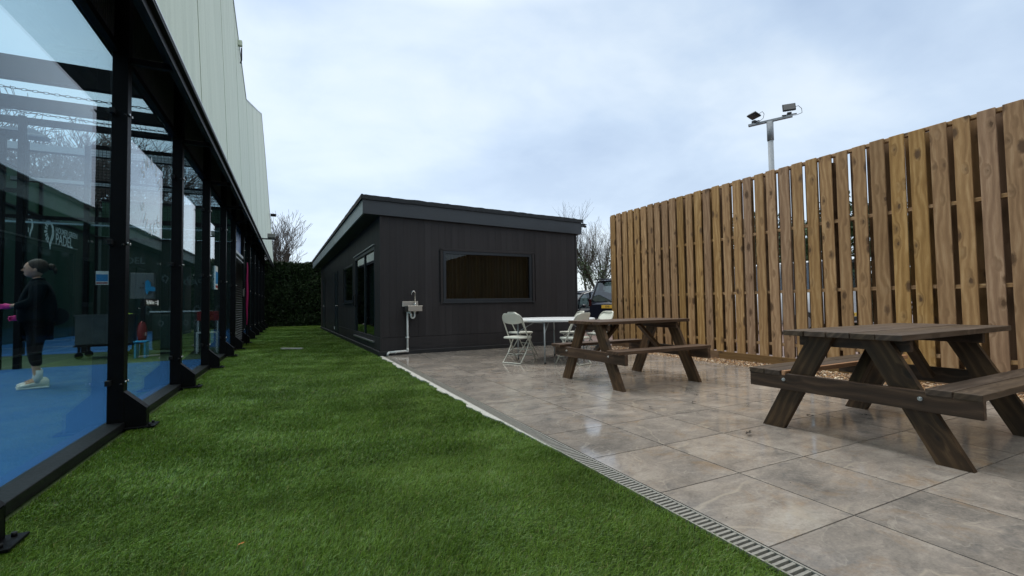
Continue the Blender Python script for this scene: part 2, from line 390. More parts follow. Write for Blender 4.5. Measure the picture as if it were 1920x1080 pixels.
# ------------------------------------------------------------------ camera, world, sun
yaw, pitch, roll = math.radians(25.7), math.radians(2.08), math.radians(0.86)
Fw = Vector((math.sin(yaw)*math.cos(pitch), math.cos(yaw)*math.cos(pitch), math.sin(pitch)))
R0 = Vector((math.cos(yaw), -math.sin(yaw), 0)); U0 = R0.cross(Fw)
Rt = R0*math.cos(roll) - U0*math.sin(roll); Up = Rt.cross(Fw)
cam = bpy.data.cameras.new('camera'); cam.sensor_width = 36; cam.lens = 16.0; cam.clip_start = .05; cam.clip_end = 2000
co = bpy.data.objects.new('camera', cam); C.objects.link(co)
mw = Matrix((Rt, Up, -Fw)).transposed().to_4x4(); mw.translation = (0, 0, 1.0); co.matrix_world = mw
scene.camera = co

SUN_EL, SUN_AZ = math.radians(56), math.radians(-42)     # azimuth from +Y towards +X
w = bpy.data.worlds.new('World'); scene.world = w; w.use_nodes = True; nt = w.node_tree; nt.nodes.clear()
out = nt.nodes.new('ShaderNodeOutputWorld')
sky = nt.nodes.new('ShaderNodeTexSky'); sky.sky_type = 'NISHITA'; sky.sun_disc = False; sky.sun_elevation = SUN_EL; sky.sun_rotation = SUN_AZ
bg1 = nt.nodes.new('ShaderNodeBackground'); bg1.inputs[1].default_value = .05; L(nt, sky.outputs[0], bg1.inputs[0])
tc = nt.nodes.new('ShaderNodeTexCoord').outputs['Generated']
sp = nt.nodes.new('ShaderNodeSeparateXYZ'); L(nt, tc, sp.inputs[0])
zz = mathn(nt, 'ADD', mathn(nt, 'MAXIMUM', sp.outputs[2], 0.0), .22)
cv = nt.nodes.new('ShaderNodeCombineXYZ'); L(nt, mathn(nt, 'DIVIDE', sp.outputs[0], zz), cv.inputs[0]); L(nt, mathn(nt, 'DIVIDE', sp.outputs[1], zz), cv.inputs[1])
n1 = noise(nt, mapping(nt, cv.outputs[0], (1, 1.2, 1), (4.3, 1.2, 0)), .75, 5, .5, .35); n2 = noise(nt, mapping(nt, cv.outputs[0], (1, 1, 1), (1.3, 7.2, 0)), 2.3, 6, .6, .3)
ff = mathn(nt, 'ADD', mathn(nt, 'MULTIPLY', n1, .78), mathn(nt, 'MULTIPLY', n2, .22))
cc = ramp(nt, ff, [(.37, (.42, .525, .67)), (.46, (.53, .64, .77)), (.56, (.70, .79, .86)), (.68, (.85, .90, .93))])
hz = ramp(nt, sp.outputs[2], [(.0, g(1)), (.45, g(.0))])
cc = mix(nt, mathn(nt, 'MULTIPLY', hz, .55), cc, (.79, .85, .92))
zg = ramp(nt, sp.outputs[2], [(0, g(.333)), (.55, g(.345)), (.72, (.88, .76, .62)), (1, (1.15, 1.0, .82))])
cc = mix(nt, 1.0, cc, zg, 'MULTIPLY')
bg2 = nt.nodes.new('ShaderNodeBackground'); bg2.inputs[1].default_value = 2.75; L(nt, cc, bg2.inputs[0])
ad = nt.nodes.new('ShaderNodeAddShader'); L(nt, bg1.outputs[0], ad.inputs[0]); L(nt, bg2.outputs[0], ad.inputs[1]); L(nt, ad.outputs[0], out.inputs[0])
sl = bpy.data.lights.new('sun', 'SUN'); sl.energy = 1.5; sl.angle = math.radians(24); sl.color = (1, .96, .9)
so = bpy.data.objects.new('sun', sl); C.objects.link(so)
sd = Vector((math.sin(SUN_AZ)*math.cos(SUN_EL), math.cos(SUN_AZ)*math.cos(SUN_EL), math.sin(SUN_EL)))
so.rotation_euler = sd.to_track_quat('Z', 'Y').to_euler()
scene.view_settings.view_transform = 'Standard'; scene.view_settings.look = 'None'; scene.view_settings.exposure = 0; scene.view_settings.gamma = 1
scene.cycles.transparent_max_bounces = 32; scene.cycles.max_bounces = 8

def struct(o): o['kind'] = 'structure'; return o
# ------------------------------------------------------------------ ground
def sheet(name, x0, x1, y0, y1, z, mat):
    b = MB(); b.face([(x0, y0, z), (x1, y0, z), (x1, y1, z), (x0, y1, z)]); return struct(b.build(name, mat))
sheet('ground', -400, 400, -400, 400, -.08, M['brick'])
b = MB(); b.box((.12, 12.0, -.04), (2.98, 34.4, .04)); b.box((5.0, 27.5, -.04), (6.6, 3.4, .04)); struct(b.build('turf', M['turfbase']))
sheet('court_floor', -22, -1.42, -12, 11.0, .0, M['court'])
sheet('turf_strip', -22, -1.42, 11.0, 14.3, -.004, M['strip'])
sheet('court_floor', -22, -1.42, 14.3, 26.5, .0, M['court'])
b = MB(); b.face([(-12.5, 7.75, .004), (-3.25, 7.75, .004), (-3.25, 7.82, .004), (-12.5, 7.82, .004)])
for y in (17.2, 21.0): b.face([(-14, y, .004), (-4.6, y, .004), (-4.6, y+.06, .004), (-14, y+.06, .004)])
struct(b.build('court_lines', M['line']))

# paving: one slab per tile, 5 mm joints
b = MB(); p = .6032; j = .0038; X0, Y0 = 1.742, 1.254
for i in range(0, 8):
    for k in range(-5, 15):
        xa, xb = X0+i*p+j, X0+(i+1)*p-j; ya, yb = Y0+k*p+j, Y0+(k+1)*p-j
        if i == 7: xb = 6.22
        if yb > 9.9: yb = 9.9
        if yb - ya < .05: continue
        b.box(((xa+xb)/2, (ya+yb)/2, -.01), (xb-xa, yb-ya, .02))
struct(b.build('patio', M['stone']))
sheet('patio_bed', 1.74, 6.24, -1.9, 9.9, -.007, M['joint'])
# slot drain along the edge of the lawn
b = MB(); b.box((1.684, 3.6, -.03), (.112, 11.6, .03)); struct(b.build('drain_channel', M['drainbed']))
b = MB(); dx0, dx1 = 1.632, 1.738
b.box((dx0+.004, 3.6, -.008), (.008, 11.6, .016)); b.box((dx1-.005, 3.6, -.008), (.010, 11.6, .016))
y = -.4
while y < 9.35: b.box(((dx0+dx1)/2, y, -.009), (dx1-dx0-.018, .0135, .014)); y += .0285
def wav(y): return max(0, min(1, (y-2.7)/1.6))*(.060+.018*math.sin(y*5.1)+.012*math.sin(y*13.3+1)+.008*math.sin(y*31))
mb_ = MB(); pr = None
for k in range(240):
    y_ = 2.7 + k*(9.45-2.7)/239; cur = [mb_.bm.verts.new((1.632, y_, .000)), mb_.bm.verts.new((1.632-wav(y_), y_, -.001)), mb_.bm.verts.new((1.630-wav(y_), y_, -.03))]
    if pr: mb_.bm.faces.new((pr[0], cur[0], cur[1], pr[1])); mb_.bm.faces.new((pr[1], cur[1], cur[2], pr[2]))
    pr = cur
M['mortar'] = plain('pale_mortar', (.50, .49, .46), .8, 0, .18, 40, bmp=.4); struct(mb_.build('mortar_edge', M['mortar']))
gr_ = thing('drain_grate', 'long narrow slotted metal drain grate between the lawn and the paving', 'drain'); b.build('grate', M['grate'], gr_)

# ------------------------------------------------------------------ artificial grass
def vnoise(x, y, f, seed):
    r = np.random.default_rng(seed); s = 0
    for _ in range(6):
        a = r.uniform(0, 2*PI); k = f*r.uniform(.5, 1.6); s = s + np.sin((x*np.cos(a)+y*np.sin(a))*k + r.uniform(0, 6.28))
    return s/6
def blades(x0, x1, y0, y1, dens, wid, h, two, seed, base=-.018):
    r = np.random.default_rng(seed); n = int((x1-x0)*(y1-y0)*dens)
    x = r.uniform(x0, x1, n); y = r.uniform(y0, y1, n)
    # lean follows broad swirls so the pile shows streaks of light and dark
    lim = 1.632 - np.clip((y-2.7)/1.6, 0, 1)*(.060+.018*np.sin(y*5.1)+.012*np.sin(y*13.3+1)+.008*np.sin(y*31)) + r.normal(0, .006, n)
    keep = (x < lim) | (y > 9.4); x, y = x[keep], y[keep]; n = len(x)
    ang = -.5 + .6*vnoise(x, y, 3.0, 11) + .8*vnoise(x, y, 10, 12) + r.normal(0, .75, n)
    lean = np.clip(.95 + .25*vnoise(x, y, 5, 13) + r.normal(0, .25, n), .1, 1.6)
    H = h*np.clip(1 + .22*vnoise(x, y, 14, 14) + r.normal(0, .15, n), .4, 1.5); W = wid*r.uniform(.7, 1.3, n)
    dx, dy = np.cos(ang), np.sin(ang); fa = ang + PI/2 + r.normal(0, .8, n); px, py = np.cos(fa)*W/2, np.sin(fa)*W/2
    up1, up2 = H*.55, H/np.sqrt(1+lean**2*.7); o1, o2 = H*.16*lean, H*.72*lean
    z0 = np.full(n, base)
    A = np.stack([x-px, y-py, z0], 1); B = np.stack([x+px, y+py, z0], 1); T = np.stack([x+dx*o2, y+dy*o2, base+up2], 1)
    if not two:
        V = np.stack([A, B, T], 1).reshape(-1, 3); F = np.arange(3*n).reshape(-1, 3); return V, F
    Cc = np.stack([x+px*.8+dx*o1, y+py*.8+dy*o1, base+up1], 1); D = np.stack([x-px*.8+dx*o1, y-py*.8+dy*o1, base+up1], 1)
    V = np.stack([A, B, Cc, D, T], 1).reshape(-1, 3); k = np.arange(n)[:, None]*5
    F = np.concatenate([k+np.array([[0, 1, 2]]), k+np.array([[0, 2, 3]]), k+np.array([[3, 2, 4]])], 0); return V, F
parts = [blades(-1.25, 1.63, .55, 3.0, 42000, .0022, .027, True, 1), blades(-1.25, 1.63, 3.0, 5.5, 20000, .0032, .027, True, 2),
         blades(-1.25, 1.62, 5.5, 9.5, 9000, .0052, .027, False, 3), blades(-1.25, 1.60, 9.5, 16, 4200, .009, .028, False, 4),
         blades(-1.25, 1.35, 16, 27.6, 2200, .015, .03, False, 5), blades(-1.25, 1.63, -1.0, .55, 9000, .005, .027, False, 6)]
Vs, Fs, off = [], [], 0
for V, F in parts: Vs.append(V); Fs.append(F+off); off += len(V)
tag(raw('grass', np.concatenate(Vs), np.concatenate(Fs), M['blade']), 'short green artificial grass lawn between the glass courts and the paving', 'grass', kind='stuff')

# ------------------------------------------------------------------ gravel
def pebbles(n, x0, x1, y0, y1, rmin, rmax, seed, zb=-.03):
    r = np.random.default_rng(seed)
    oct_ = np.array([[1,0,0],[-1,0,0],[0,1,0],[0,-1,0],[0,0,1],[0,0,-1]], float)
    of = np.array([[0,2,4],[2,1,4],[1,3,4],[3,0,4],[2,0,5],[1,2,5],[3,1,5],[0,3,5]])
    mid = {}; V = list(oct_); F = []
    def m(a, c):
        k = (min(a, c), max(a, c))
        if k not in mid: v = V[a]+V[c]; V.append(v/np.linalg.norm(v)); mid[k] = len(V)-1
        return mid[k]
    for a, b_, c in of:
        x, y_, z = m(a, b_), m(b_, c), m(c, a); F += [[a, x, z], [x, b_, y_], [z, y_, c], [x, y_, z]]
    V = np.array(V); F = np.array(F); k = len(V)
    P = np.stack([r.uniform(x0, x1, n), r.uniform(y0, y1, n), zb + r.uniform(0, .03, n)], 1)
    S = r.uniform(rmin, rmax, (n, 1))*r.uniform(.6, 1.25, (n, 3)); S[:, 2] *= .7
    a = r.uniform(0, 6.28, n); J = 1 + r.normal(0, .10, (n, k, 1))
    W = V[None]*S[:, None]*J; cx, sx = np.cos(a)[:, None], np.sin(a)[:, None]
    X = W[..., 0]*cx - W[..., 1]*sx; Y = W[..., 0]*sx + W[..., 1]*cx
    W = np.stack([X, Y, W[..., 2]], -1) + P[:, None]
    return W.reshape(-1, 3), (F[None] + (np.arange(n)*k)[:, None, None]).reshape(-1, 3)
struct(MB().box((6.53, 3.6, -.05), (.60, 12.4, .04)).build('gravel_bed', M['joint']))
V, F = pebbles(15000, 6.20, 6.80, .8, 8.8, .009, .020, 3)
V2, F2 = pebbles(260, 6.02, 6.24, .8, 8.8, .006, .011, 5, zb=.002)
V2[:, 2] = np.abs(V2[:, 2]); 
tag(raw('gravel', np.concatenate([V, V2]), np.concatenate([F, F2+len(V)]), M['pebble'], smooth=True), 'brown wet gravel strip between the paving and the timber fence', 'gravel', kind='stuff')

# ------------------------------------------------------------------ timber fence
FX = 6.83
fn = thing('timber_fence', 'tall pine hit and miss board fence along the right of the patio', 'fence', (FX, 8.7, 0))
YB = -8.0
def fY(y): return y-8.7
b = MB(); y = 8.7; n = 0
ys = []
while y > YB:
    ys.append(y); y -= .2085
def ftop(y): return 3.085 - .006*(8.7-y)
for q in ys:
    ww = .153 + random.uniform(-.007, .007); t = ftop(q) + random.uniform(-.006, .008); lean = random.uniform(-.004, .004)
    z0 = .12
    b.box((.0 + random.uniform(-.002, .002), fY(q-ww/2) + random.uniform(-.006, .006), (z0+t)/2), (.021, ww, t-z0), Matrix.Rotation(lean, 3, 'X'), bev=.003)
b.build('front_boards', M['fence'], fn)
b = MB()
for q in ys:
    if q - .18 < YB: break
    ww = .183 + random.uniform(-.006, .006); t = ftop(q)-.012 + random.uniform(-.006, .006)
    b.box((.172, fY(q-.2085/2-.075+.0) + random.uniform(-.012, .012), (.12+t)/2), (.02, ww, t-.12), bev=.003)
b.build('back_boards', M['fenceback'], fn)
for z in (.32, 1.14, 2.10, 3.035):
    b = MB(); yy = 8.66
    while yy > YB:
        e = max(yy-3.0, YB); dz = -.006*(8.7-(yy+e)/2)*.5
        b.box((.047, fY((yy+e)/2), z+dz+.01), (.07, yy-e-.004, .045), bev=.003); yy = e
    b.build('rail', M['fence'], fn)
yy = 8.62
while yy > YB:
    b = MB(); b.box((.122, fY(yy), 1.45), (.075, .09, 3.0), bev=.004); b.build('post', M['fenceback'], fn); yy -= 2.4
b = MB(); yy = 8.7
while yy > YB:
    e = max(yy-3.0, YB); b.box((-.035, fY((yy+e)/2), .06), (.035, yy-e-.005, .13), bev=.004); yy = e
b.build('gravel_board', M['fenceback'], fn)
b = MB(); b.box((.085, .012, 1.58), (.19, .022, 2.95), bev=.003); b.build('end_board', M['fence'], fn)

# ------------------------------------------------------------------ picnic tables
def picnic(label, loc, rot, wm, tm, w_, h, Lt, o, sp_, fs, bl, zb, bo, bi, hb, bx, BL, nb, nbt, fresh=False):
    t = thing('picnic_table', label, 'picnic table', (*loc, 0), rot, 'timber picnic tables on the patio')
    # top: nbt planks running along x
    b = MB(); pw = 2*w_/nbt
    for i in range(nbt):
        yy = -w_ + pw*(i+.5)
        b.box((Lt/2-o+random.uniform(-.004, .004), yy, h-.02+random.uniform(-.0015, .0015)), (Lt+random.uniform(-.008, .008), pw-.007, .038), Matrix.Rotation(random.uniform(-.003, .003), 3, 'Z'), bev=.004)
    b.build('tabletop', tm, t)
    for s in (1, -1):                                   # benches
        b = MB(); bw = (bo-bi)/nb
        for i in range(nb):
            b.box((BL/2-bx, s*(bi+bw*(i+.5)), hb-.018), (BL, bw-.007, .038), bev=.004)
        be = b.build('bench_seat', tm, t)
        if fresh and s == 1:
            MB().box((BL/2-bx, bi-.022, hb-.016), (BL-.01, .03, .036), bev=.003).build('seat_edge', M['freshwood'], be)
    for k, x in enumerate((0, sp_)):
        sgn = -1 if k == 0 else 1
        for s in (1, -1):                               # legs lean inward
            b = MB(); ft, tp = fs-.075, .165; lw = .15; th = .045; z1 = h-.04
            d = Vector((0, s*(tp-ft), z1)).normalized(); ang = math.atan2(ft-tp, z1); hw = lw/2/math.cos(ang)
            pts = [(s*(ft+hw), 0), (s*(ft-hw), 0), (s*(tp-hw), z1), (s*(tp+hw), z1)]
            Mx = Matrix(((0, 0, 1, 0), (1, 0, 0, 0), (0, 1, 0, 0), (0, 0, 0, 1)))   # (y,z,x)->(x,y,z)
            b.prism(pts, x-th/2+sgn*-.0, x+th/2, Mx)
            for f in b.bm.faces:
                for l in f.loops: l[b.uv].uv = (l.vert.co.z*1.15 + 7*s + k, l.vert.co.y - s*(ft + (tp-ft)*l.vert.co.z/z1) + l.vert.co.x*.5 + 3*k)
            b.build('leg', wm, t)
        bm_ = MB().box((x+sgn*.047, 0, zb+.06), (.044, 2*bl, .122), bev=.004).build('cross_beam', wm, t)
        for yy in (-.40*bl/.7-.02, .40*bl/.7+.02):
            c = MB(); c.cyl((x+sgn*.068, yy, zb+.075), (x+sgn*.075, yy, zb+.075), .013, 14); c.cyl((x+sgn*.072, yy, zb+.075), (x+sgn*.084, yy, zb+.075), .008, 6)
            c.build('bolt', M['bolt'], bm_)
        MB().box((x-sgn*.047, 0, h-.08), (.044, 2*w_-.06, .075), bev=.004).build('top_batten', wm, t)
        MB().bar((x-sgn*.03, 0, zb+.05), (x-sgn*.42, 0, h-.06), .075, .042, bev=.003).build('brace', wm, t)
    return t
picnic('large dark grey-brown weathered picnic table nearest the camera with two-plank benches', (3.50, 1.868), .03, M['table1'], M['tabletop1'], .375, .775, 1.74, .13, 1.215, .625, .70, .315, .705, .443, .455, .075, 1.95, 2, 5, True)
picnic('smaller brown picnic table in front of the white round table', (3.342, 4.713), .019, M['table2'], M['table2'], .335, .78, 1.476, .103, 1.211, .61, .719, .305, .70, .48, .46, .14, 1.461, 1, 4)

# ------------------------------------------------------------------ round folding table
TX, TY = 4.25, 7.15
t = thing('folding_table', 'white round folding plastic table with grey tube legs by the dark shed', 'table', (TX, TY, 0))
b = MB(); R_ = .76
prof = [(0, .742), (.70, .742), (.745, .741), (.758, .735), (.76, .722), (.757, .700), (.745, .698), (.74, .712), (.70, .715), (0, .715)]
n = 56; rings = []
for r, z in prof[1:-1]: rings.append([b.bm.verts.new((r*math.cos(2*PI*k/n), r*math.sin(2*PI*k/n), z)) for k in range(n)])
for A, B in zip(rings, rings[1:]):
    for k in range(n): b.bm.faces.new((A[k], A[(k+1) % n], B[(k+1) % n], B[k])).smooth = True
b.bm.faces.new(rings[0]); b.bm.faces.new(rings[-1][::-1]); b.build('tabletop', M['tableplastic'], t)
legs = [(3.775, 6.621), (4.552, 7.605), (3.70, 7.46), (4.731, 6.879)]
for x, y in legs:
    l_ = MB().tube([(x-TX, y-TY, .71), (x-TX, y-TY, .02)], .0135, 12).build('leg', M['greytube'], t)
    MB().cyl((x-TX, y-TY, 0), (x-TX, y-TY, .03), .017, 12).build('foot', M['rubber'], l_)
for a, c in ((0, 2), (1, 3)):
    pa, pc = legs[a], legs[c]; b = MB()
    b.tube([(pa[0]-TX, pa[1]-TY, .69), (pc[0]-TX, pc[1]-TY, .69)], .011, 8)
    mx, my = (pa[0]+pc[0])/2-TX, (pa[1]+pc[1])/2-TY
    for q in (pa, pc): b.tube([(q[0]-TX, q[1]-TY, .50), ((q[0]-TX)*.45, (q[1]-TY)*.45, .70)], .009, 8)
    b.build('brace', M['greytube'], t)

# ------------------------------------------------------------------ white folding chairs (front = +x)
def arcpts(c, r, a0, a1, n): return [(c[0]+r*math.cos(a0+(a1-a0)*k/n), c[1]+r*math.sin(a0+(a1-a0)*k/n)) for k in range(n+1)]
def chair(label, loc, rot, gname='white folding chairs round the table'):
    t = thing('folding_chair', label, 'chair', (*loc, 0), rot, gname)
    hw = .205
    # main tube: front feet up to the back, arched over the top
    def back_line(z): return .235 - (z/.84)*.44           # x of the main tube at height z
    path = [(back_line(0), -hw, .008), (back_line(.45), -hw, .45), (back_line(.74), -hw, .74)]
    for k in range(1, 8):
        a = PI + (PI/2)*k/8 ; path.append((back_line(.74+.10*math.sin((k/8)*PI/2)), -hw + .10*(1-math.cos((k/8)*PI/2)), .74+.10*math.sin((k/8)*PI/2)))
    path = path + [(x, -y, z) for x, y, z in path[::-1]]
    MB().tube(path, .0115, 8).build('front_frame', M['chairtube'], t)
    rl = [(.13, -hw+.025, .43), (-.05, -hw+.025, .16), (-.20, -hw+.02, .012), (-.20, hw-.02, .012), (-.05, hw-.025, .16), (.13, hw-.025, .43)]
    MB().tube(rl, .0105, 8).build('rear_legs', M['chairtube'], t)
    b = MB(); b.tube([(back_line(.22), -hw, .22), (back_line(.22), hw, .22)], .008, 8); b.tube([(back_line(.13), -hw, .13), (back_line(.13), hw, .13)], .006, 8)
    b.build('stretcher', M['chairtube'], t)
    # seat: D-shaped shell with a soft rim
    b = MB(); out_ = [(-.19, -.17), (-.19, .17), (-.12, .195), (.05, .20)] + arcpts((.09, .08), .12, PI/2, 0, 5) + arcpts((.09, -.08), .12, 0, -PI/2, 5) + [(.05, -.20), (-.12, -.195)]
    top = [b.bm.verts.new((x*.96, y*.96, .452)) for x, y in out_]; mid = [b.bm.verts.new((x, y, .440)) for x, y in out_]; bot = [b.bm.verts.new((x*.97, y*.97, .418)) for x, y in out_]
    n = len(out_)
    for A, B in ((top, mid), (mid, bot)):
        for k in range(n): b.bm.faces.new((A[k], A[(k+1) % n], B[(k+1) % n], B[k])).smooth = True
    cen = b.bm.verts.new((0, 0, .443))
    for k in range(n): b.bm.faces.new((top[k], top[(k+1) % n], cen)).smooth = True
    b.bm.faces.new(bot[::-1]); b.build('seat', M['plastic_w'], t)
    # backrest: curved shell, rounded top, sagging lower edge
    b = MB(); nx, nz = 14, 8; fr, bk = [], []
    for i in range(nx+1):
        u = -1+2*i/nx; yy = u*.198
        zt = .853 - .085*max(0, (abs(u)-.5)/.5)**2.2; zb_ = .665 + .03*abs(u)**2 + (.02 if abs(u) > .95 else 0)
        fr.append([b.bm.verts.new((back_line(zb_+(zt-zb_)*k/nz)+.004-.030*(1-u*u), yy, zb_+(zt-zb_)*k/nz)) for k in range(nz+1)])
        bk.append([b.bm.verts.new((back_line(zb_+(zt-zb_)*k/nz)-.010-.030*(1-u*u), yy, zb_+(zt-zb_)*k/nz)) for k in range(nz+1)])
    for G_ in (fr, bk):
        for i in range(nx):
            for k in range(nz): b.bm.faces.new((G_[i][k], G_[i+1][k], G_[i+1][k+1], G_[i][k+1])).smooth = True
    for i in range(nx):
        b.bm.faces.new((fr[i][0], fr[i+1][0], bk[i+1][0], bk[i][0])); b.bm.faces.new((fr[i][nz], fr[i+1][nz], bk[i+1][nz], bk[i][nz]))
    for k in range(nz):
        b.bm.faces.new((fr[0][k], fr[0][k+1], bk[0][k+1], bk[0][k])); b.bm.faces.new((fr[nx][k], fr[nx][k+1], bk[nx][k+1], bk[nx][k]))
    b.build('backrest', M['plastic_w'], t); return t
c1 = chair('white folding chair nearest the sink, its back to the camera', (3.50, 7.06), math.radians(28))
def more(label, loc, rot):
    c = dup(c1, None, label); c.location = (*loc, 0); c.rotation_euler = (0, 0, math.radians(rot)); return c
more('white folding chair left of the round table, standing against the shed wall behind another', (4.14, 8.22), 5)
more('white folding chair directly behind the left end of the brown picnic table', (4.20, 6.38), 112)
more('white folding chair on the far side of the round table in front of the cars', (4.95, 7.62), 165)
more('white folding chair right of the round table, nearest the fence end', (5.13, 6.95), 178)

# ------------------------------------------------------------------ shed
S = thing('garden_shed', 'long low charcoal clad garden building with a sloping felt roof', 'building', (1.63, 9.55, 0), .028)
SW, SL = 4.83, 14.2
def zr(x): return 2.875 - .022*x            # underside of the fascia
def boards(b, horiz, a0, a1, z0, z1f, holes, off, pitch=.1515):
    a = a0; inset = 0
    while a < a1-1e-4:
        e = min(a+pitch, a1); segs = [(z0, z1f((a+e)/2))]
        for ha, hb_, hz0, hz1 in holes:
            if e > ha+.002 and a < hb_-.002:
                segs = [s_ for s0, s1 in segs for s_ in ((s0, min(s1, hz0)), (max(s0, hz1), s1)) if s_[1]-s_[0] > .01]
        for s0, s1 in segs:
            c = ((a+e)/2, off, (s0+s1)/2); sz = (e-a-.001, .02, s1-s0)
            if not horiz: c = (off, (a+e)/2, (s0+s1)/2); sz = (.02, e-a-.001, s1-s0)
            b.box(c, sz, bev=.0012)
        a = e
WIN = (1.32, 3.54, 1.08, 2.20)
b = MB(); boards(b, True, 0, SW, .36, lambda x: zr(x)+.05, [WIN], -.01); b.build('front_wall', M['clad'], S)
b = MB()
boards(b, True, 0, SW, .085, lambda x: .352, [], -.012, 1.61); b.build('plinth_boards', M['clad'], S)
SD = (.62, 3.44, .25, 2.32); SWN = (3.83, 5.76, 1.13, 2.22); D2 = (7.3, 8.13, .10, 2.26); D3 = (12.0, 13.0, .10, 2.26)
b = MB(); boards(b, False, 0, SL, .36, lambda y: 2.90, [SD, SWN, D2, D3], -.01); b.build('side_wall', M['clad'], S)
b = MB()
for a, e in ((.0, 3.5), (3.5, 7.2), (8.2, 11.9), (13.1, SL)): b.box((-.013, (a+e)/2, .22), (.02, e-a-.004, .27), bev=.002)
b.build('side_plinth_boards', M['clad'], S)
b = MB(); core = [(.06, SL-.01), (SW, SL-.01), (SW, .2)]
# core walls (inner lining) set behind the boards
b.box((SW-.03, SL/2, 1.45), (.06, SL-.02, 2.7)); b.box((SW/2, SL-.03, 1.45), (SW-.14, .06, 2.7)); b.build('rear_walls', M['clad'], S)
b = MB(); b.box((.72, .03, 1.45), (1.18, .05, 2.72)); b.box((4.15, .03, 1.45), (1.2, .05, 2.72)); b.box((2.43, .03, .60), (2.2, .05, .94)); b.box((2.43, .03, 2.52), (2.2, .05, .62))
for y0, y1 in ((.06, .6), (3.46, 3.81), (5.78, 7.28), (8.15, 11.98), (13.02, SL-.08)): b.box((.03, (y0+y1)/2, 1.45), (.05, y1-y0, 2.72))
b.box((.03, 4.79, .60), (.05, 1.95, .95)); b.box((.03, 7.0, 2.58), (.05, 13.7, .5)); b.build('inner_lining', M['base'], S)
MB().box((-.014, -.014, 1.48), (.05, .05, 2.78), bev=.003).build('corner_trim', M['clad'], S)
MB().box((SW+.005, -.014, 1.46), (.04, .05, 2.72), bev=.003).build('corner_trim', M['clad'], S)
b = MB(); b.box((SW/2-.02, .03, .035), (SW+.10, .16, .10), bev=.01); b.box((.02, SL/2, .035), (.16, SL, .10), bev=.01); b.build('base_strip', M['base'], S)
MB().box((2.4, 7, .02), (4.6, 13.9, .05)).build('floor', M['base'], S)
# roof
def slab(b, x0, x1, y0, y1, h0, h1):
    pts = [(x0, zr(x0)+h0), (x1, zr(x1)+h0), (x1, zr(x1)+h1), (x0, zr(x0)+h1)]
    b.prism(pts, y0, y1, Matrix(((1, 0, 0, 0), (0, 0, 1, 0), (0, 1, 0, 0), (0, 0, 0, 1)))); return b
slab(MB(), -.34, SW+.10, -.06, SL+.1, 0.0, .02).build('soffit', M['soffit'], S)
slab(MB(), -.38, SW+.14, -.10, -.062, -.01, .30).build('front_fascia', M['fascia'], S)
slab(MB(), -.38, -.345, -.061, SL+.1, -.01, .29).build('eave_fascia', M['eavetrim'], S)
slab(MB(), SW+.105, SW+.14, -.061, SL+.1, -.01, .30).build('rear_fascia', M['fascia'], S)
rf = slab(MB(), -.40, SW+.16, -.125, SL+.12, .303, .325).build('roof_felt', M['felt'], S)
b = MB(); nseg = 60
for side in range(2):
    pr = None
    for k in range(nseg+1):
        x = -.41+(SW+.58)*k/nseg; y = -.135
        if side: x = -.415; y = -.13+(SL+.25)*k/nseg
        zt = zr(x)+.365+random.uniform(-.007, .007); zb2 = zr(x)+.275+random.uniform(-.006, .006)
        o2 = (0, .03) if not side else (.03, 0)
        cur = [b.bm.verts.new((x, y, zb2)), b.bm.verts.new((x, y, zt)), b.bm.verts.new((x+o2[0], y+o2[1], zt+.004)), b.bm.verts.new((x+o2[0]*2.5, y+o2[1]*2.5, zr(x)+.326))]
        if pr:
            for i in range(3): b.bm.faces.new((pr[i], pr[i+1], cur[i+1], cur[i]))
        pr = cur
b.build('felt_edge', M['felt'], S)
# front window
def window(name, parent, along, a0, a1, z0, z1, off, sill=True, mull=None, glassmat='glass_w', fw=.065, back=.30):
    root = bpy.data.objects.new(name, None); C.objects.link(root); root.parent = parent
    def bx(b, ac, zc, la, lz, d0, d1, bev=.004):
        c = (ac, (d0+d1)/2, zc) if along == 'x' else ((d0+d1)/2, ac, zc); s_ = (la, abs(d1-d0), lz) if along == 'x' else (abs(d1-d0), la, lz); b.box(c, s_, bev=bev)
    b = MB()
    for z in (z0+fw/2, z1-fw/2): bx(b, (a0+a1)/2, z, a1-a0, fw, off-.022, off+.05)
    for a in (a0+fw/2, a1-fw/2): bx(b, a, (z0+z1)/2, fw, z1-z0-2*fw-.002, off-.022, off+.05)
    if mull: 
        for m_ in mull: bx(b, m_, (z0+z1)/2, .07, z1-z0-2*fw-.004, off-.012, off+.045)
    b.build('frame', M['anthracite'], root)
    b = MB(); bx(b, (a0+a1)/2, (z0+z1)/2, a1-a0-2*fw+.004, z1-z0-2*fw+.004, off+.012, off+.016, 0); b.build('pane', M[glassmat], root)
    b = MB(); bx(b, (a0+a1)/2, (z0+z1)/2, a1-a0, z1-z0, off+back, off+back+.01, 0); b.build('dark_backing', M['base'], root)  # dark sheet stands in for the unlit interior behind the glass
    if sill: b = MB(); bx(b, (a0+a1)/2, z0-.018, a1-a0+.06, .03, off-.055, off+.02); b.build('sill', M['anthracite'], root)
    return root
wv = window('window', S, 'x', *WIN, 0); 
b = MB()
for z in (WIN[2]-.0, ): pass
b.box((2.43, -.028, 2.225), (2.36, .02, .05), bev=.003); b.box((1.28, -.028, 1.63), (.06, .02, 1.22), bev=.003); b.box((3.58, -.028, 1.63), (.06, .02, 1.22), bev=.003); b.build('trim', M['clad'], wv)
b = MB(); pr = None; r_ = random.Random(9)
for k in range(200):
    x = 1.36+2.16*k/199; y = .15+.030*math.sin(k*.83+1.2*math.sin(k*.11))+.012*math.sin(k*.31)
    cur = [b.bm.verts.new((x, y, 1.10)), b.bm.verts.new((x, y+.004, 2.18))]
    if pr: b.bm.faces.new((pr[0], cur[0], cur[1], pr[1])).smooth = True
    pr = cur
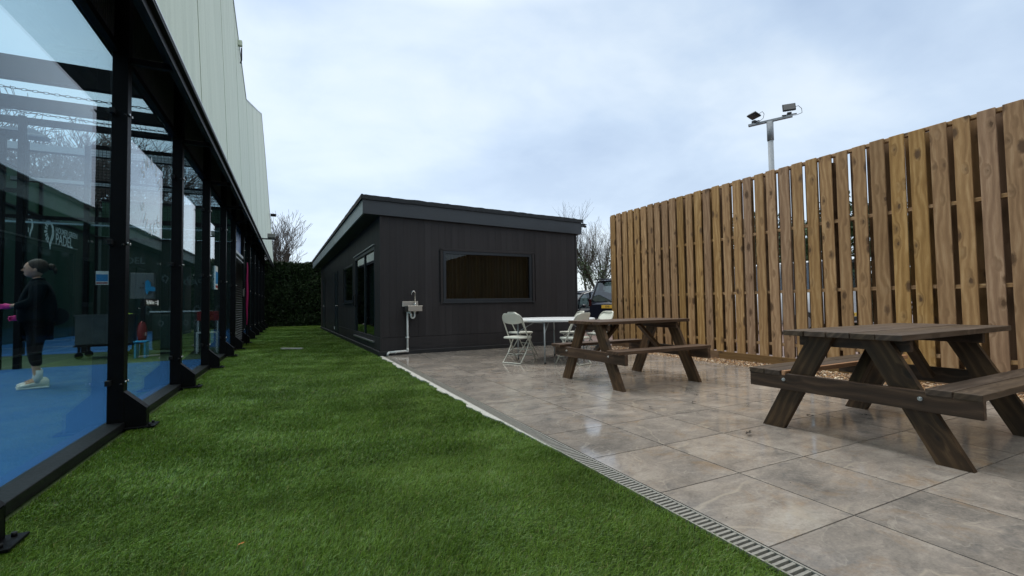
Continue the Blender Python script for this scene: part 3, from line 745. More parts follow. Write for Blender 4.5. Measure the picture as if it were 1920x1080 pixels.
M['reflection_pleats'] = plain('brown_reflection_pleats', (.26, .17, .11), .9, 0, .35, 9, stretch=(1, 1, .1)); b.build('reflection_pleats', M['reflection_pleats'], wv, fix=False)  # pleated brown sheet imitates the striped fence reflection in the pane
window('window', S, 'y', *SWN, 0)
dd = window('sliding_door', S, 'y', *SD, 0, False, (1.98,), fw=.075)
b = MB(); b.box((-.03, 2.05, 2.345), (.05, 2.9, .025)); b.build('head_flashing', M['alutrim'], dd)
b = MB(); b.box((-.03, 2.05, .235), (.07, 2.8, .028)); b.build('threshold', M['alutrim'], dd)
b = MB(); b.tube([(-.03, 3.30, 1.02), (-.075, 3.30, 1.04), (-.075, 3.30, 1.30), (-.03, 3.30, 1.32)], .011, 8); b.box((-.028, 3.30, 1.17), (.01, .04, .36)); b.build('handle', M['blackmetal'], dd)
for D in (D2, D3):
    d = MB().box((-.006, (D[0]+D[1])/2, (D[2]+D[3])/2), (.045, D[1]-D[0]-.10, D[3]-D[2]-.06), bev=.004).build('door', M['anthracite'], S)
    b = MB()
    b.box((-.012, D[0]+.024, (D[2]+D[3])/2), (.06, .045, D[3]-D[2])); b.box((-.012, D[1]-.024, (D[2]+D[3])/2), (.06, .045, D[3]-D[2])); b.box((-.012, (D[0]+D[1])/2, D[3]-.02), (.058, D[1]-D[0]-.09, .045))
    b.build('frame', M['anthracite'], d)
    MB().tube([(-.03, D[0]+.14, 1.05), (-.08, D[0]+.14, 1.05), (-.08, D[0]+.26, 1.05)], .010, 8).build('handle', M['chrome'], d)
MB().box((-.035, 8.18, .25), (.05, .07, .10), bev=.005).build('outlet_box', M['pvc'], S)
# camera on the right-hand roof corner
cc_ = thing('security_camera', 'small dark security camera sticking out from the right roof corner', 'security camera', (6.60, 9.62, 2.98), .5)
MB().box((0, 0, 0), (.05, .08, .08), bev=.006).cyl((.02, 0, 0), (.12, 0, -.01), .016, 10).build('bracket', M['fascia'], cc_)
MB().cyl((.07, .0, .03), (.25, .0, .01), .036, 14).box((.16, 0, .058), (.22, .09, .010)).build('camera_body', M['fascia'], cc_)
# small dark patches and strips low on the front wall
r_ = random.Random(4)
for k in range(14):
    x = r_.uniform(.45, 4.3); z = r_.choice([.13, .20, .27, .345]); hl = r_.uniform(.05, .38); hh = r_.uniform(.004, .014); q = [(x-hl+2*hl*i/9, z+r_.uniform(-.004, .004)+hh*math.sin(PI*i/9)) for i in range(10)]
    q2 = [(px_, pz-hh*r_.uniform(.5, 1.4)*math.sin(PI*i/9)-.003) for i, (px_, pz) in enumerate(q)][::-1]
    MB().prism(q+q2, -.0245, -.0225, Matrix(((1, 0, 0, 0), (0, 0, 1, 0), (0, 1, 0, 0), (0, 0, 0, 1)))).build('paint_patch', M['base'], S)

# ------------------------------------------------------------------ outdoor sink
K = thing('wall_sink', 'small stainless steel sink with white waste pipe on the shed wall', 'sink', (2.21, 9.50, 0), .028); K.scale = (.84, 1, 1)
b = MB()    # back panel and basin with an open bowl
b.box((0, .02, 1.045), (.40, .012, .11), bev=.003)
w0, d0 = .165, .30
b.box((.03, -.285, .945), (.34, .006, .10)); b.box((-.137, -.135, .945), (.006, .30, .10)); b.box((.197, -.135, .945), (.006, .30, .10))
b.box((.03, -.135, .90), (.33, .29, .008)); b.box((.03, -.285, .998), (.36, .02, .012), bev=.003); b.box((-.137, -.135, .998), (.02, .30, .012)); b.box((.197, -.135, .998), (.02, .30, .012)); b.box((.03, .0, .995), (.33, .03, .014))
b.build('basin', M['steel'], K)
b = MB(); pts = [(.11, -.02, 1.04), (.11, -.03, 1.26)] + [(.11-.045*(1-math.cos(a))+.0, -.03-.06*math.sin(a)*.6, 1.26+.05*math.sin(a)) for a in [PI*k/8 for k in range(1, 9)]] + [(.02, -.04, 1.235)]
b.tube(pts, .011, 10); b.cyl((.11, -.02, 1.0), (.11, -.02, 1.06), .018, 12); b.build('tap', M['chrome'], K)
MB().tube([(.10, -.03, 1.05), (.07, -.08, 1.08)], .007, 8).build('tap_lever', M['rubber'], K)
b = MB()
for x in (-.16, .18): b.box((x, -.02, .87), (.025, .05, .07)); 
b.build('bracket', M['blackmetal'], K)
b = MB()   # U trap and waste pipe
U = [(.06, -.14, .90), (.06, -.14, .80)] + [(.06-.045*(1-math.cos(a)), -.14, .80-.045*math.sin(a)) for a in [PI*k/10 for k in range(1, 11)]] + [(-.03, -.14, .83), (-.05, -.12, .868), (-.09, -.07, .872)]
b.tube(U, .021, 12); b.tube([(-.09, -.05, .885), (-.09, -.045, .05)], .023, 14)
b.cyl((-.09, -.045, .335), (-.09, -.045, .365), .034, 14); b.cyl((.06, -.14, .87), (.06, -.14, .895), .03, 14); b.cyl((-.03, -.14, .80), (-.03, -.14, .825), .028, 14)
b.tube([(-.09, -.045, .075), (-.54, -.05, .065)], .023, 14); b.sphere((-.09, -.045, .072), .027); b.tube([(-.54, -.05, .065), (-.575, -.05, .045), (-.58, -.05, .0)], .025, 14); b.cyl((-.40, -.05, .065), (-.37, -.05, .066), .029, 14)
b.cyl((-.09, -.045, .085), (-.09, -.045, .13), .029, 14)
b.build('waste_pipe', M['pvc'], K)
MB().box((-.09, -.02, .35), (.075, .05, .02), bev=.002).build('pipe_clip', M['pvc'], K)

# ------------------------------------------------------------------ padel court enclosure (glass back walls)
E_ = thing('court_enclosure', 'black steel and glass end walls of the padel courts along the left', 'court enclosure', (0, 0, 0))
PY = [-1.45, .62, 2.73, 4.93, 7.07, 9.20, 11.30, 13.10, 15.2, 17.3, 19.4, 21.5, 23.6, 25.7]
GX = -1.39; ZT = 3.2
for i, y in enumerate(PY):
    po = MB().box((-1.335, y, 2.65), (.11, .10, 5.3), bev=.004).build('post', M['black'], E_)
    # gusset foot and plate on the outside
    Mx = Matrix(((1, 0, 0, 0), (0, 0, 1, y), (0, 1, 0, 0), (0, 0, 0, 1)))
    b = MB(); b.prism([(-1.28, .02), (-1.125, .02), (-1.125, .16), (-1.28, .31)], -.045, -.037, Mx); b.prism([(-1.28, .02), (-1.125, .02), (-1.125, .16), (-1.28, .31)], .037, .045, Mx)
    b.bar((-1.126, y, .165), (-1.282, y, .315), .09, .006); b.box((-1.128, y, .09), (.006, .084, .14)); b.box((-1.24, y, .012), (.36, .17, .014), bev=.002); b.build('foot_bracket', M['black'], po)
    c = MB()
    for sx in (-1.10, ): 
        for dy in (-.055, .055): c.cyl((sx, y+dy, .018), (sx, y+dy, .036), .011, 6)
    for z in (.40, 1.57, 2.68):
        for dy in (-.075, -.02, .05): c.sphere((-1.275 if dy == -.02 else -1.292, y+dy, z+.012*dy/.05), .011, 8, 6)
        c.box((-1.372, y-.085, z), (.035, .05, .045), bev=.004)
    c.build('glass_clamp', M['blackmetal'], po)
    d_ = MB()
    for z in (.40, 1.57, 2.68):
        for dy in (-.08, .045): d_.cyl((-1.272, y+dy*.5, z), (-1.264, y+dy*.5, z), .010, 10)
    d_.build('bolt_heads', M['bolt'], po)
    MB().box((-1.12, y, 3.165), (.33, .055, .055), bev=.003).build('outrigger', M['black'], po)
prevs = PY
for a, e in zip(PY, PY[1:]):
    if abs(a-13.10) < .01: continue                     # the louvred door bay
    MB().box((GX, (a+e)/2, (ZT+.055)/2), (.012, e-a-.012, ZT-.055)).build('glass_pane', M['glass'], E_)
for a, e in zip(PY, PY[1:]):
    b = MB(); b.box((-1.365, (a+e)/2, ZT+.03), (.06, e-a-.104, .06), bev=.003); b.box((-1.365, (a+e)/2, 4.25), (.05, e-a-.104, .05), bev=.003); b.build('top_rail', M['black'], E_)
    # narrow vertical-bar mesh above the glass
    b = MB(); nb_ = int((e-a-.1)/.045)
    for k in range(nb_+1): b.box((-1.385, a+.05+(e-a-.1)*k/nb_, 3.74), (.010, .012, .98))
    b.build('bar_mesh', M['barmesh'], E_)
    MB().box((-1.43, (a+e)/2, 4.2), (.01, e-a-.01, 1.95)).build('wind_sheet', M['sheet'], E_)
MB().box((-1.345, 12.1, .03), (.15, 28.0, .065), bev=.006).build('kerb_beam', M['blackmetal'], E_)
# louvred door bay
dr = MB().box((-1.34, 14.15, 1.2), (.04, 1.85, 2.38), bev=.004).build('louvre_door', M['black'], E_)
b = MB()
for k in range(34): b.box((-1.312, 14.15, .16+k*.062), (.03, 1.65, .035), Matrix.Rotation(.6, 3, 'Y'))
b.build('louvres', M['blackmetal'], dr)
MB().box((-1.30, 14.1, 2.44), (.03, 1.8, .07)).box((-1.30, 14.1, 2.30), (.03, 1.8, .03)).build('door_head', M['greytube'], dr)
MB().box((-1.36, 14.1, 2.85), (.02, 1.8, .62)).build('overpanel', M['bluetrim'], dr)
MB().box((-1.28, 15.05, 1.45), (.03, .16, .20), bev=.004).build('lock_box', M['cabinet'], dr)
# side wall of the far court with mesh over its glass, and free posts
b = MB(); ys_ = 14.3
for x in (-4.5, -6.6, -8.7, -10.8): 
    top = 5.0 if x > -5 else 3.25
    MB().box((x, ys_, top/2), (.10, .10, top), bev=.004).build('inner_post', M['black'], E_)
MB().box((-2.95, ys_, 5.0), (3.0, .07, .09)).box((-7.9, ys_, 3.2), (12.6, .07, .08)).box((-2.95, ys_, 4.15), (3.0, .05, .05)).box((-2.95, ys_, 3.25), (3.0, .05, .06)).build('inner_rail', M['black'], E_)
b = MB()
for k in range(42): b.box((-4.45+k*.073, ys_+.01, 4.1), (.007, .007, 1.75))
for k in range(24): b.box((-2.95, ys_+.004, 3.28+k*.073), (3.0, .007, .007))
b.build('wire_mesh', M['black'], E_)
for x0, x1 in ((-4.45, -1.45), (-6.55, -4.55), (-8.65, -6.65)):
    MB().box(((x0+x1)/2, ys_+.03, 1.6), (x1-x0, .01, 3.1)).build('inner_glass', M['glass_in'], E_)
for x, h_ in ((-4.36, 4.5), (-4.62, 4.2)): MB().box((x, 11.0, h_/2), (.09, .09, h_), bev=.004).build('inner_post', M['black'], E_)
MB().box((-7.6, 11.0, 4.15), (6.4, .08, .14)).build('inner_rail', M['black'], E_)
MB().box((-7.6, 11.0, 3.15), (6.4, .06, .07)).build('inner_rail', M['black'], E_)

MB().box((-6.6, ys_+.06, 3.09), (9.6, .02, .035)).build('white_tape', M['signwhite'], E_)
# roof beams over the walkway between the courts
for k, (y, z, hh) in enumerate(((11.34, 5.5, .42), (13.23, 5.5, .26), (14.45, 5.5, .13), (16.76, 5.5, .20), (19.5, 5.2, .12))):
    r = thing('roof_beam', ['deep dark steel beam over the court seen highest through the first pane', 'second dark steel beam with a chain lying above it',
        'thin dark steel beam below the chained one', 'fourth steel beam carrying the court floodlight', 'thinnest lowest steel beam above the green screen'][k], 'beam', (-1.5, y, z), 0, 'steel beams across the courts')
    MB().box((-7.0, 0, 0), (14.0, .10, hh), bev=.004).build('web', M['greytube'] if k in (3, 4) else M['sheet'], r)
    MB().box((-7.0, 0, -hh/2-.006), (14.0, .16, .012)).build('flange', M['sheet'], r)
def chain(name, label, y, z):
    b = MB(); x = -14.0; i = 0
    while x < -1.7:
        sag = -.10*abs(math.sin((x+14)/2.4)); 
        c = [(x+.055*math.cos(a), y+(.022*math.sin(a) if i % 2 else 0), z+sag+(0 if i % 2 else .022*math.sin(a))) for a in [2*PI*q/8 for q in range(8)]]
        b.tube(c, .007, 4, closed=True); x += .085; i += 1
    tag(b.build(name, M['rubber']), label, 'chain', 'chains strung across the courts')
chain('hanging_chain', 'black chain hanging just above the second roof beam', 12.6, 5.62)
chain('hanging_chain', 'black chain hanging just above the thin roof beam', 14.1, 5.62)

fl = thing('court_floodlight', 'grey court floodlight on a post seen through the first glass pane', 'floodlight', (-5.72, 14.6, 0)); fl.scale = (1, 1, .92)
MB().box((0, 0, 2.75), (.09, .09, 5.5)).build('post', M['sheet'], fl)
MB().box((0, 0, 5.62), (.75, .35, .09), bev=.03).prism([(-.38, 5.66), (-.30, 5.78), (.20, 5.78), (.42, 5.62)], -.15, .15, Matrix(((1, 0, 0, 0), (0, 0, 1, 0), (0, 1, 0, 0), (0, 0, 0, 1)))).build('lamp_head', M['greytube'], fl)

# green windbreak screens with logos
def logo(b, M_, s=1.0):
    """half racket, half ray burst: a pointed drop on the right, radiating bars on the left"""
    def P(x, y): return M_ @ Vector((x*s, y*s, 0))
    outer = [(.0, .5), (.16, .46), (.28, .34), (.34, .18), (.34, .02), (.28, -.14), (.17, -.28), (.10, -.44), (.03, -.62)]
    inner = [(-.05, -.40), (.02, -.22), (.10, -.10), (.15, .02), (.17, .14), (.15, .26), (.09, .35), (0, .40)]
    for i in range(8):
        o1, o2 = outer[i], outer[i+1]; i1, i2 = inner[7-i], inner[max(0, 6-i)]
        b.face([P(*o1), P(*o2), P(*i2), P(*i1)])
    for k in range(9):
        a = PI*.52 + k*PI*.105; w2 = .052
        dx, dy = math.cos(a), math.sin(a); px, py = -dy, dx; c = (0, .12)
        r0, r1 = .22, .42 + .04*(k % 2)
        b.face([P(c[0]+dx*r0+px*w2*.6, c[1]+dy*r0*1.2+py*w2*.6), P(c[0]+dx*r1+px*w2, c[1]+dy*r1*1.2+py*w2), P(c[0]+dx*r1-px*w2, c[1]+dy*r1*1.2-py*w2), P(c[0]+dx*r0-px*w2*.6, c[1]+dy*r0*1.2-py*w2*.6)])
SC = thing('windbreak_screen', 'long dark green windbreak screen printed with white club logos behind the courts', 'screen', (-8.0, 20, 0))
MB().box((0, 8, 2.15), (.06, 26, 4.3)).build('lower_sheet', M['banner'], SC)
MB().box((0, 8, 4.95), (.05, 26, 1.3)).build('upper_sheet', M['banner_hi'], SC)
b = MB()
for yy in (-4, -1.2, 1.3, 6.3, 9, 12, 15, 18, 20.5): b.box((.07, yy, 2.85), (.09, .09, 5.7))
b.box((.06, 8, 5.62), (.06, 26, .07)); b.box((.07, 8, 4.33), (.06, 26, .06)); b.build('screen_frame', M['black'], SC)
RY = Matrix(((0, 0, 1, 0), (1, 0, 0, 0), (0, 1, 0, 0), (0, 0, 0, 1)))      # text plane facing +x, reading towards +y
b = MB()
for y, z, s in ((.65, 3.86, .62), (5.2, 3.98, .62), (7.5, 3.98, .62), (10.4, 3.98, .62), (13.5, 3.98, .62), (-2.6, 3.9, .62)): logo(b, Matrix.Translation((.045, y, z)) @ RY, s)
logo(b, Matrix.Translation((.045, 2.05, 3.80)) @ RY, .92)
b.build('club_logos', M['signwhite'], SC, fix=False)
for z, s, tx in ((4.02, .30, 'HOLMER GREEN'), (3.68, .58, 'PADEL')):
    text_mesh('lettering', tx, s, M['signwhite'], Matrix.Translation((.045, 2.48, z)) @ RY, SC, align='LEFT', sx=.86)
S3 = thing('reflection_blocker', 'dark green sheet added unseen behind the viewer to darken the glass reflections', 'screen', (0, -9.5, 0))  # added out of view so the inner glass mirrors something dark
MB().box((-11.5, 0, 3.2), (20, .05, 6.4)).build('sheet', M['banner'], S3); MB().box((-11.5, .04, 6.4), (20, .08, .08)).build('rail', M['black'], S3)
# crosswise screen closing the far court, with reversed lettering seen from behind
S2 = thing('cross_screen', 'dark green screen across the end of the courts with rows of faint small logos', 'screen', (0, 26.8, 0))
MB().box((-4.7, 0, 2.15), (6.4, .05, 4.3)).build('lower_sheet', M['banner'], S2)
MB().box((-4.7, 0, 5.2), (6.4, .05, 1.6)).build('upper_sheet', M['banner_hi'], S2)
MB().box((-4.7, -.05, 6.05), (6.4, .07, .10)).box((-4.7, -.06, 4.33), (6.4, .07, .07)).build('screen_frame', M['black'], S2)
b = MB(); RX = Matrix(((1, 0, 0, 0), (0, 0, -1, 0), (0, 1, 0, 0), (0, 0, 0, 1))); RXm = Matrix(((-1, 0, 0, 0), (0, 0, -1, 0), (0, 1, 0, 0), (0, 0, 0, 1)))
for k in range(6): logo(b, Matrix.Translation((-7.4+k*.95, -.04, 2.45-.02*(k % 2))) @ (RX if k % 3 else RXm), .36)
for k in range(6): logo(b, Matrix.Translation((-7.1+k*.95, -.04, .95)) @ (RX if k % 3 else RXm), .40)
b.build('club_logos', M['signgrey'], S2, fix=False)
for x, z, mm in ((-6.9, 3.3, RX), (-4.6, 2.3, RXm)): text_mesh('lettering', 'PADEL', .42, M['signgrey'], Matrix.Translation((x, -.045, z)) @ mm, S2)

# ------------------------------------------------------------------ hall cladding leaning back above the courts
H_ = thing('hall_cladding', 'tall pale sage green panelled hall wall above the glass courts', 'building', (0, 0, 0))
def lx(z): return -.945 - .045*(z-3.2)
top = [(-9, 7.6), (-4, 9.3), (1.7, 10.4), (6.19, 9.2), (8.5, 8.3), (10.78, 7.35), (13.05, 6.27), (15.75, 7.19), (18.44, 8.10), (21.3, 9.10), (23.1, 7.9), (24.9, 6.1), (26.4, 4.8), (27.2, 3.6)]
def ztop(y):
    for (a, za), (c, zc) in zip(top, top[1:]):
        if a <= y <= c: return za + (zc-za)*(y-a)/(c-a)
    return top[-1][1]
seams = [-9, -6.8, -4.6, -2.4, -.35, 1.7, 3.9, 6.19, 8.5, 10.78, 13.1, 15.4, 17.7, 20.0, 22.2, 24.4, 26.0, 27.2]
for a, e in zip(seams, seams[1:]):
    ysb = sorted({a+.028, e-.028} | {y for y, _ in top if a+.05 < y < e-.05}); b = MB()
    for (y0, y1) in zip(ysb, ysb[1:]):
        z0, z1 = ztop(y0), ztop(y1)
        bulge = 0
        v = [(lx(3.26), y0, 3.26), (lx(3.26), y1, 3.26), (lx(z1), y1, z1), (lx(z0), y0, z0)]
        A = [b.bm.verts.new(p) for p in v]; B = [b.bm.verts.new((p[0]-.05, p[1], p[2])) for p in v]
        b.bm.faces.new(A); b.bm.faces.new(B[::-1])
        for k in range(4): b.bm.faces.new((A[k], A[(k+1) % 4], B[(k+1) % 4], B[k]))
    b.build('cladding_panel', M['panel'], H_)
b = MB()
for (a, za), (c, zc) in zip(top, top[1:]):
    pa, pc = (lx(za)-.03, a, za+.004), (lx(zc)-.03, c, zc+.004)
    b.bar(pa, pc, .09, .02)
b.build('coping', M['alutrim'], H_)
# seams filled dark, backing sheet
b = MB()
for (a, za), (c, zc) in zip(top, top[1:]):
    v = [(lx(3.3)-.055, a, 3.3), (lx(3.3)-.055, c, 3.3), (lx(zc)-.055, c, zc-.02), (lx(za)-.055, a, za-.02)]
    A = [b.bm.verts.new(p) for p in v]; B = [b.bm.verts.new((p[0]-.03, p[1], p[2])) for p in v]
    b.bm.faces.new(A); b.bm.faces.new(B[::-1])
    for k in range(4): b.bm.faces.new((A[k], A[(k+1) % 4], B[(k+1) % 4], B[k]))
b.build('backing_sheet', M['sheet'], H_)
MB().box((-.925, 9.1, 3.215), (.05, 36.2, .05), bev=.004).build('drip_rail', M['blackmetal'], H_)
MB().box((-.897, 9.1, 3.222), (.004, 36.2, .012)).build('highlight_strip', M['alutrim'], H_)  # bright strip put on for the highlight line along the dark rail
b = MB(); b.box((-.955, 9.1, 3.165), (.03, 36.2, .08), bev=.004); b.box((-.985, 9.1, 3.236), (.125, 36.2, .03));  b.build('lower_rail', M['blackmetal'], H_)
MB().box((-1.75, 20.5, 5.15), (.7, 14.5, .08)).build('inner_roof', M['sheet'], H_)
MB().box((-.66, 27.21, 3.4), (.02, .02, .02)).build('end_pin', M['blackmetal'], H_)
a_ = thing('wall_light', 'small grey floodlight on a black arm sticking out from the hall wall', 'light', (-.93, 16.4, 3.30))
MB().box((.12, 0, -.09), (.62, .06, .035)).build('arm', M['black'], a_); MB().box((.30, 0, .01), (.22, .20, .13), bev=.01).build('lamp_head', M['cabinet'], a_)
MB().tube([(-.05, -.1, -.12), (-.05, 3.0, -.10)], .018, 8).build('strip_lamp', M['alutrim'], a_)
a_ = thing('wall_camera', 'tiny dark camera high on the far end of the hall wall', 'security camera', (-.98, 25.0, 5.55)); MB().box((.10, 0, 0), (.24, .10, .13), bev=.01).build('camera_body', M['black'], a_); MB().cyl((-.02, 0, 0), (.05, 0, 0), .03).build('bracket', M['black'], a_)
a_ = thing('wall_sounder', 'pale box and pipe at the top edge of the hall cladding', 'alarm', (-1.10, 11.5, 6.86)); MB().box((.03, 0, .02), (.08, .10, .12), bev=.01).build('box', M['panel'], a_); MB().tube([(.05, .05, -.05), (.05, .08, -.30), (.03, .1, -.38)], .014, 8).build('cable', M['black'], a_)

fg = thing('feather_flag', 'slim furled magenta flag leaning by the louvred door', 'flag', (-1.16, 14.6, 0), 0)
MB().tube([(0, 0, 0), (0, .1, 1.2), (-.03, .1, 2.3)], .012, 8).build('pole', M['black'], fg)
b = MB(); pr = None
for k in range(13):
    z = .55+k*.145; wd = .028*math.sin(PI*(k+.6)/13.5)+.006; x = .005*math.sin(k*1.3)
    cur = [b.bm.verts.new((x-wd, -.03+.1*z/2, z)), b.bm.verts.new((x, -.075+.1*z/2, z)), b.bm.verts.new((x+wd, -.03+.1*z/2, z)), b.bm.verts.new((x, .03+.1*z/2, z))]
    if pr:
        for i in range(4): b.bm.faces.new((pr[i], pr[(i+1) % 4], cur[(i+1) % 4], cur[i])).smooth = True
    pr = cur
b.build('flag_cloth', M['magenta'], fg)

# glass lettering and signs
GR = Matrix(((0, 0, 1, 0), (1, 0, 0, 0), (0, 1, 0, 0), (0, 0, 0, 1)))
dc = thing('window_lettering', 'frosted circular lettering reading SMASH SHACK on the second glass pane', 'lettering', (-1.382, 6.08, 2.22))
b = MB()
def arc_letter(ch, ang, r, flip):
    th = ang; y, z = r*math.cos(th)*1.0, r*math.sin(th); rot = th-PI/2 if not flip else th+PI/2
    text_mesh('letter', ch, .175, M['frost'], Matrix.Translation((0, y, z)) @ GR @ Matrix.Rotation(rot, 4, 'Z'), dc, ext=.0005)
for ch, a in zip('SMASH', (150, 122, 92, 62, 34)): arc_letter(ch, math.radians(a), .36, False)
for ch, a in zip('SHACK', (208, 236, 266, 294, 320)): arc_letter(ch, math.radians(a), .36, True)

bx_ = thing('electrical_cabinet', 'grey metal electrical cabinet with a bright blue cloth behind the second pane', 'cabinet', (-3.06, 12.9, 0))
MB().box((0, 0, 1.545), (.42, .16, .58), bev=.008).build('case', M['cabinet'], bx_)
MB().box((0, .02, .63), (.08, .06, 1.26)).build('stand', M['black'], bx_)
b = MB()
for x, z in ((.02, 1.60), (-.03, 1.50), (.02, 1.50), (.07, 1.50)): b.cyl((x, -.075, z), (x, -.10, z), .016, 10)
b.build('knob', M['rubber'], bx_)
bc = MB().prism([(.06, 1.64), (.11, 1.68), (.16, 1.62), (.165, 1.53), (.24, 1.52), (.25, 1.42), (.13, 1.425), (.10, 1.34), (.07, 1.42)], -.125, -.108, Matrix(((1, 0, 0, 0), (0, 0, 1, 0), (0, 1, 0, 0), (0, 0, 0, 1)))).build('blue_towel', M['bluecloth']); bc.location = (-3.06, 12.9, 0)
tag(bc, 'bright blue towel hanging on the grey electrical cabinet', 'towel')
sg = thing('glass_sign', 'small black sign with white words reading Play Padel here below the grey cabinet', 'sign', (-1.38, 6.13, 1.08))
MB().box((0, 0, 0), (.004, .52, .075)).build('plate', M['black_sign'], sg)
text_mesh('lettering', 'Play Padel here', .060, M['signwhite'], Matrix.Translation((.004, -.06, 0)) @ GR, sg, sx=.8)
MB().box((.004, .165, .012), (.003, .08, .006)).box((.004, .165, -.010), (.003, .08, .006)).box((.004, .235, 0), (.003, .035, .055)).build('mark', M['signwhite'], sg)
def notice(label, loc, along, w_, h_):
    t = thing('notice', label, 'notice', loc)
    s_ = (w_, .004, h_) if along == 'x' else (.004, w_, h_)
    o_ = (0, -.003, 0) if along == 'x' else (.003, 0, 0)
    MB().box((0, 0, 0), s_).build('sheet', M['signwhite'], t)
    s2 = (w_*.94, .004, h_*.52) if along == 'x' else (.004, w_*.94, h_*.52); MB().box((o_[0], o_[1], -.0), s2).build('blue_panel', M['blue'], t)
    s3 = (w_*.9, .004, h_*.10) if along == 'x' else (.004, w_*.9, h_*.10); MB().box((o_[0], o_[1], -h_*.38), s3).build('red_band', M['red'], t)
notice('blue and white notice on the glass seen through the first pane', (-4.2, 14.32, 1.80), 'x', .24, .33)
notice('narrow blue and white notice on the glass beside the louvred door', (-1.375, 10.7, 1.62), 'y', .30, .46)

# clear tub of tennis balls on a trolley, covered table, red bag
tb = thing('ball_tub', 'clear plastic tub full of yellow tennis balls on a trolley inside the court', 'tub', (-3.62, 12.7, 0))
b = MB()
for s in (1, -1): b.box((s*.43, 0, .60), (.012, .60, .60)); b.box((0, s*.30, .60), (.86, .012, .60))
b.box((0, 0, .305), (.86, .60, .012)); b.box((0, .31, .905), (.92, .03, .03)); b.box((0, -.31, .905), (.92, .03, .03)); b.box((.445, 0, .905), (.03, .60, .03)); b.box((-.445, 0, .905), (.03, .60, .03))
M['tubplastic'] = plain('milky_plastic', (.055, .065, .062), .35, 0, .4, 4); b.build('tub', M['tubplastic'], tb)
b = MB(); b.box((0, 0, .27), (.9, .64, .04))
for x in (-.38, .38):
    for y in (-.26, .26): b.cyl((x, y-.015, .07), (x, y+.015, .07), .07, 14); b.box((x, y, .16), (.04, .04, .2))
b.build('trolley', M['black'], tb)
b = MB(); r_ = random.Random(3)
for k in range(70):
    xx = r_.uniform(.08, .39); b.sphere((xx, r_.uniform(-.25, .25), .84+r_.uniform(0, .16)*(1-abs(xx-.24)/.2)), .034, 8, 6)
bb = b.build('balls', M['ball']); bb.location = (-3.62, 12.7, 0); tag(bb, 'heap of yellow tennis balls filling the clear tub', 'tennis balls', kind='stuff')
cv_ = thing('covered_table', 'table under a dark green cloth with a white top behind the second pane', 'table', (-2.35, 13.1, 0))
MB().box((0, 0, .50), (1.05, .6, .84), bev=.06).build('cloth', M['greencloth'], cv_); MB().box((.0, 0, .955), (1.12, .62, .03), bev=.004).build('tabletop', M['tableplastic'], cv_)
b = MB()
for x in (-.35, -.12, .12, .32): logo(b, Matrix.Translation((x, -.306, .68)) @ RX, .14)
b.build('printed_logos', M['signgrey'], cv_, fix=False)
rb = thing('red_bag', 'red sports bag leaning on the covered table', 'bag', (-2.96, 12.45, 0), .2)
MB().sphere((0, 0, .50), .16, 16, 12, (.55, .5, 1.6)).build('bag_body', M['red'], rb)
MB().tube([(0, -.05, .72), (.05, -.08, .82), (.08, -.05, .70)], .012, 8).build('strap', M['rubber'], rb)
st = thing('step_stool', 'small bright blue step stool standing in front of the covered table', 'stool', (-2.86, 12.0, 0))
MB().box((0, 0, .34), (.22, .26, .03), bev=.006).box((-.08, 0, .17), (.03, .24, .33)).box((.08, 0, .17), (.03, .24, .33)).build('frame', M['bluecloth'], st)
rbar = thing('red_bench', 'red and white plastic bench standing inside the court by the fourth pane', 'bench', (-1.80, 12.75, 0), .1)
MB().box((0, 0, .84), (.42, .04, .22), bev=.008).build('back', M['red'], rbar); MB().box((0, -.2, .46), (.42, .35, .03), bev=.008).build('seat', M['tableplastic'], rbar)
b = MB()
for x in (-.19, .19): b.bar((x, .0, .95), (x, .08, 0), .03, .03); b.bar((x, -.36, .46), (x, -.40, 0), .03, .03)
b.build('legs', M['tableplastic'], rbar)

# ------------------------------------------------------------------ person in the court
def skin_obj(name, verts, edges, radii, mat, parent, sub=2, root=0):
    me = bpy.data.meshes.new(name); me.from_pydata(verts, edges, []); o = bpy.data.objects.new(name, me); C.objects.link(o)
    md = o.modifiers.new('s', 'SKIN'); md.use_smooth_shade = True
    for i, sv in enumerate(me.skin_vertices[0].data):
        r = radii[i]; sv.radius = r if isinstance(r, tuple) else (r, r); sv.use_root = (i == root)
    ms = o.modifiers.new('u', 'SUBSURF'); ms.levels = sub; ms.render_levels = sub
    dg = bpy.context.evaluated_depsgraph_get(); dg.update()
    m2 = bpy.data.meshes.new_from_object(o.evaluated_get(dg)); m2.name = name
    bpy.data.objects.remove(o); m2.materials.clear(); m2.materials.append(mat)
    for p_ in m2.polygons: p_.use_smooth = True
    r = bpy.data.objects.new(name, m2); C.objects.link(r)
    if parent is not None: r.parent = parent
    return r
ang = math.atan2(-.30, -.95)     # facing the left of the picture
Pn = thing('person', 'person in dark jacket, black leggings and white trainers holding a racket in the court', 'person', (-3.07, 8.20, 0), ang)
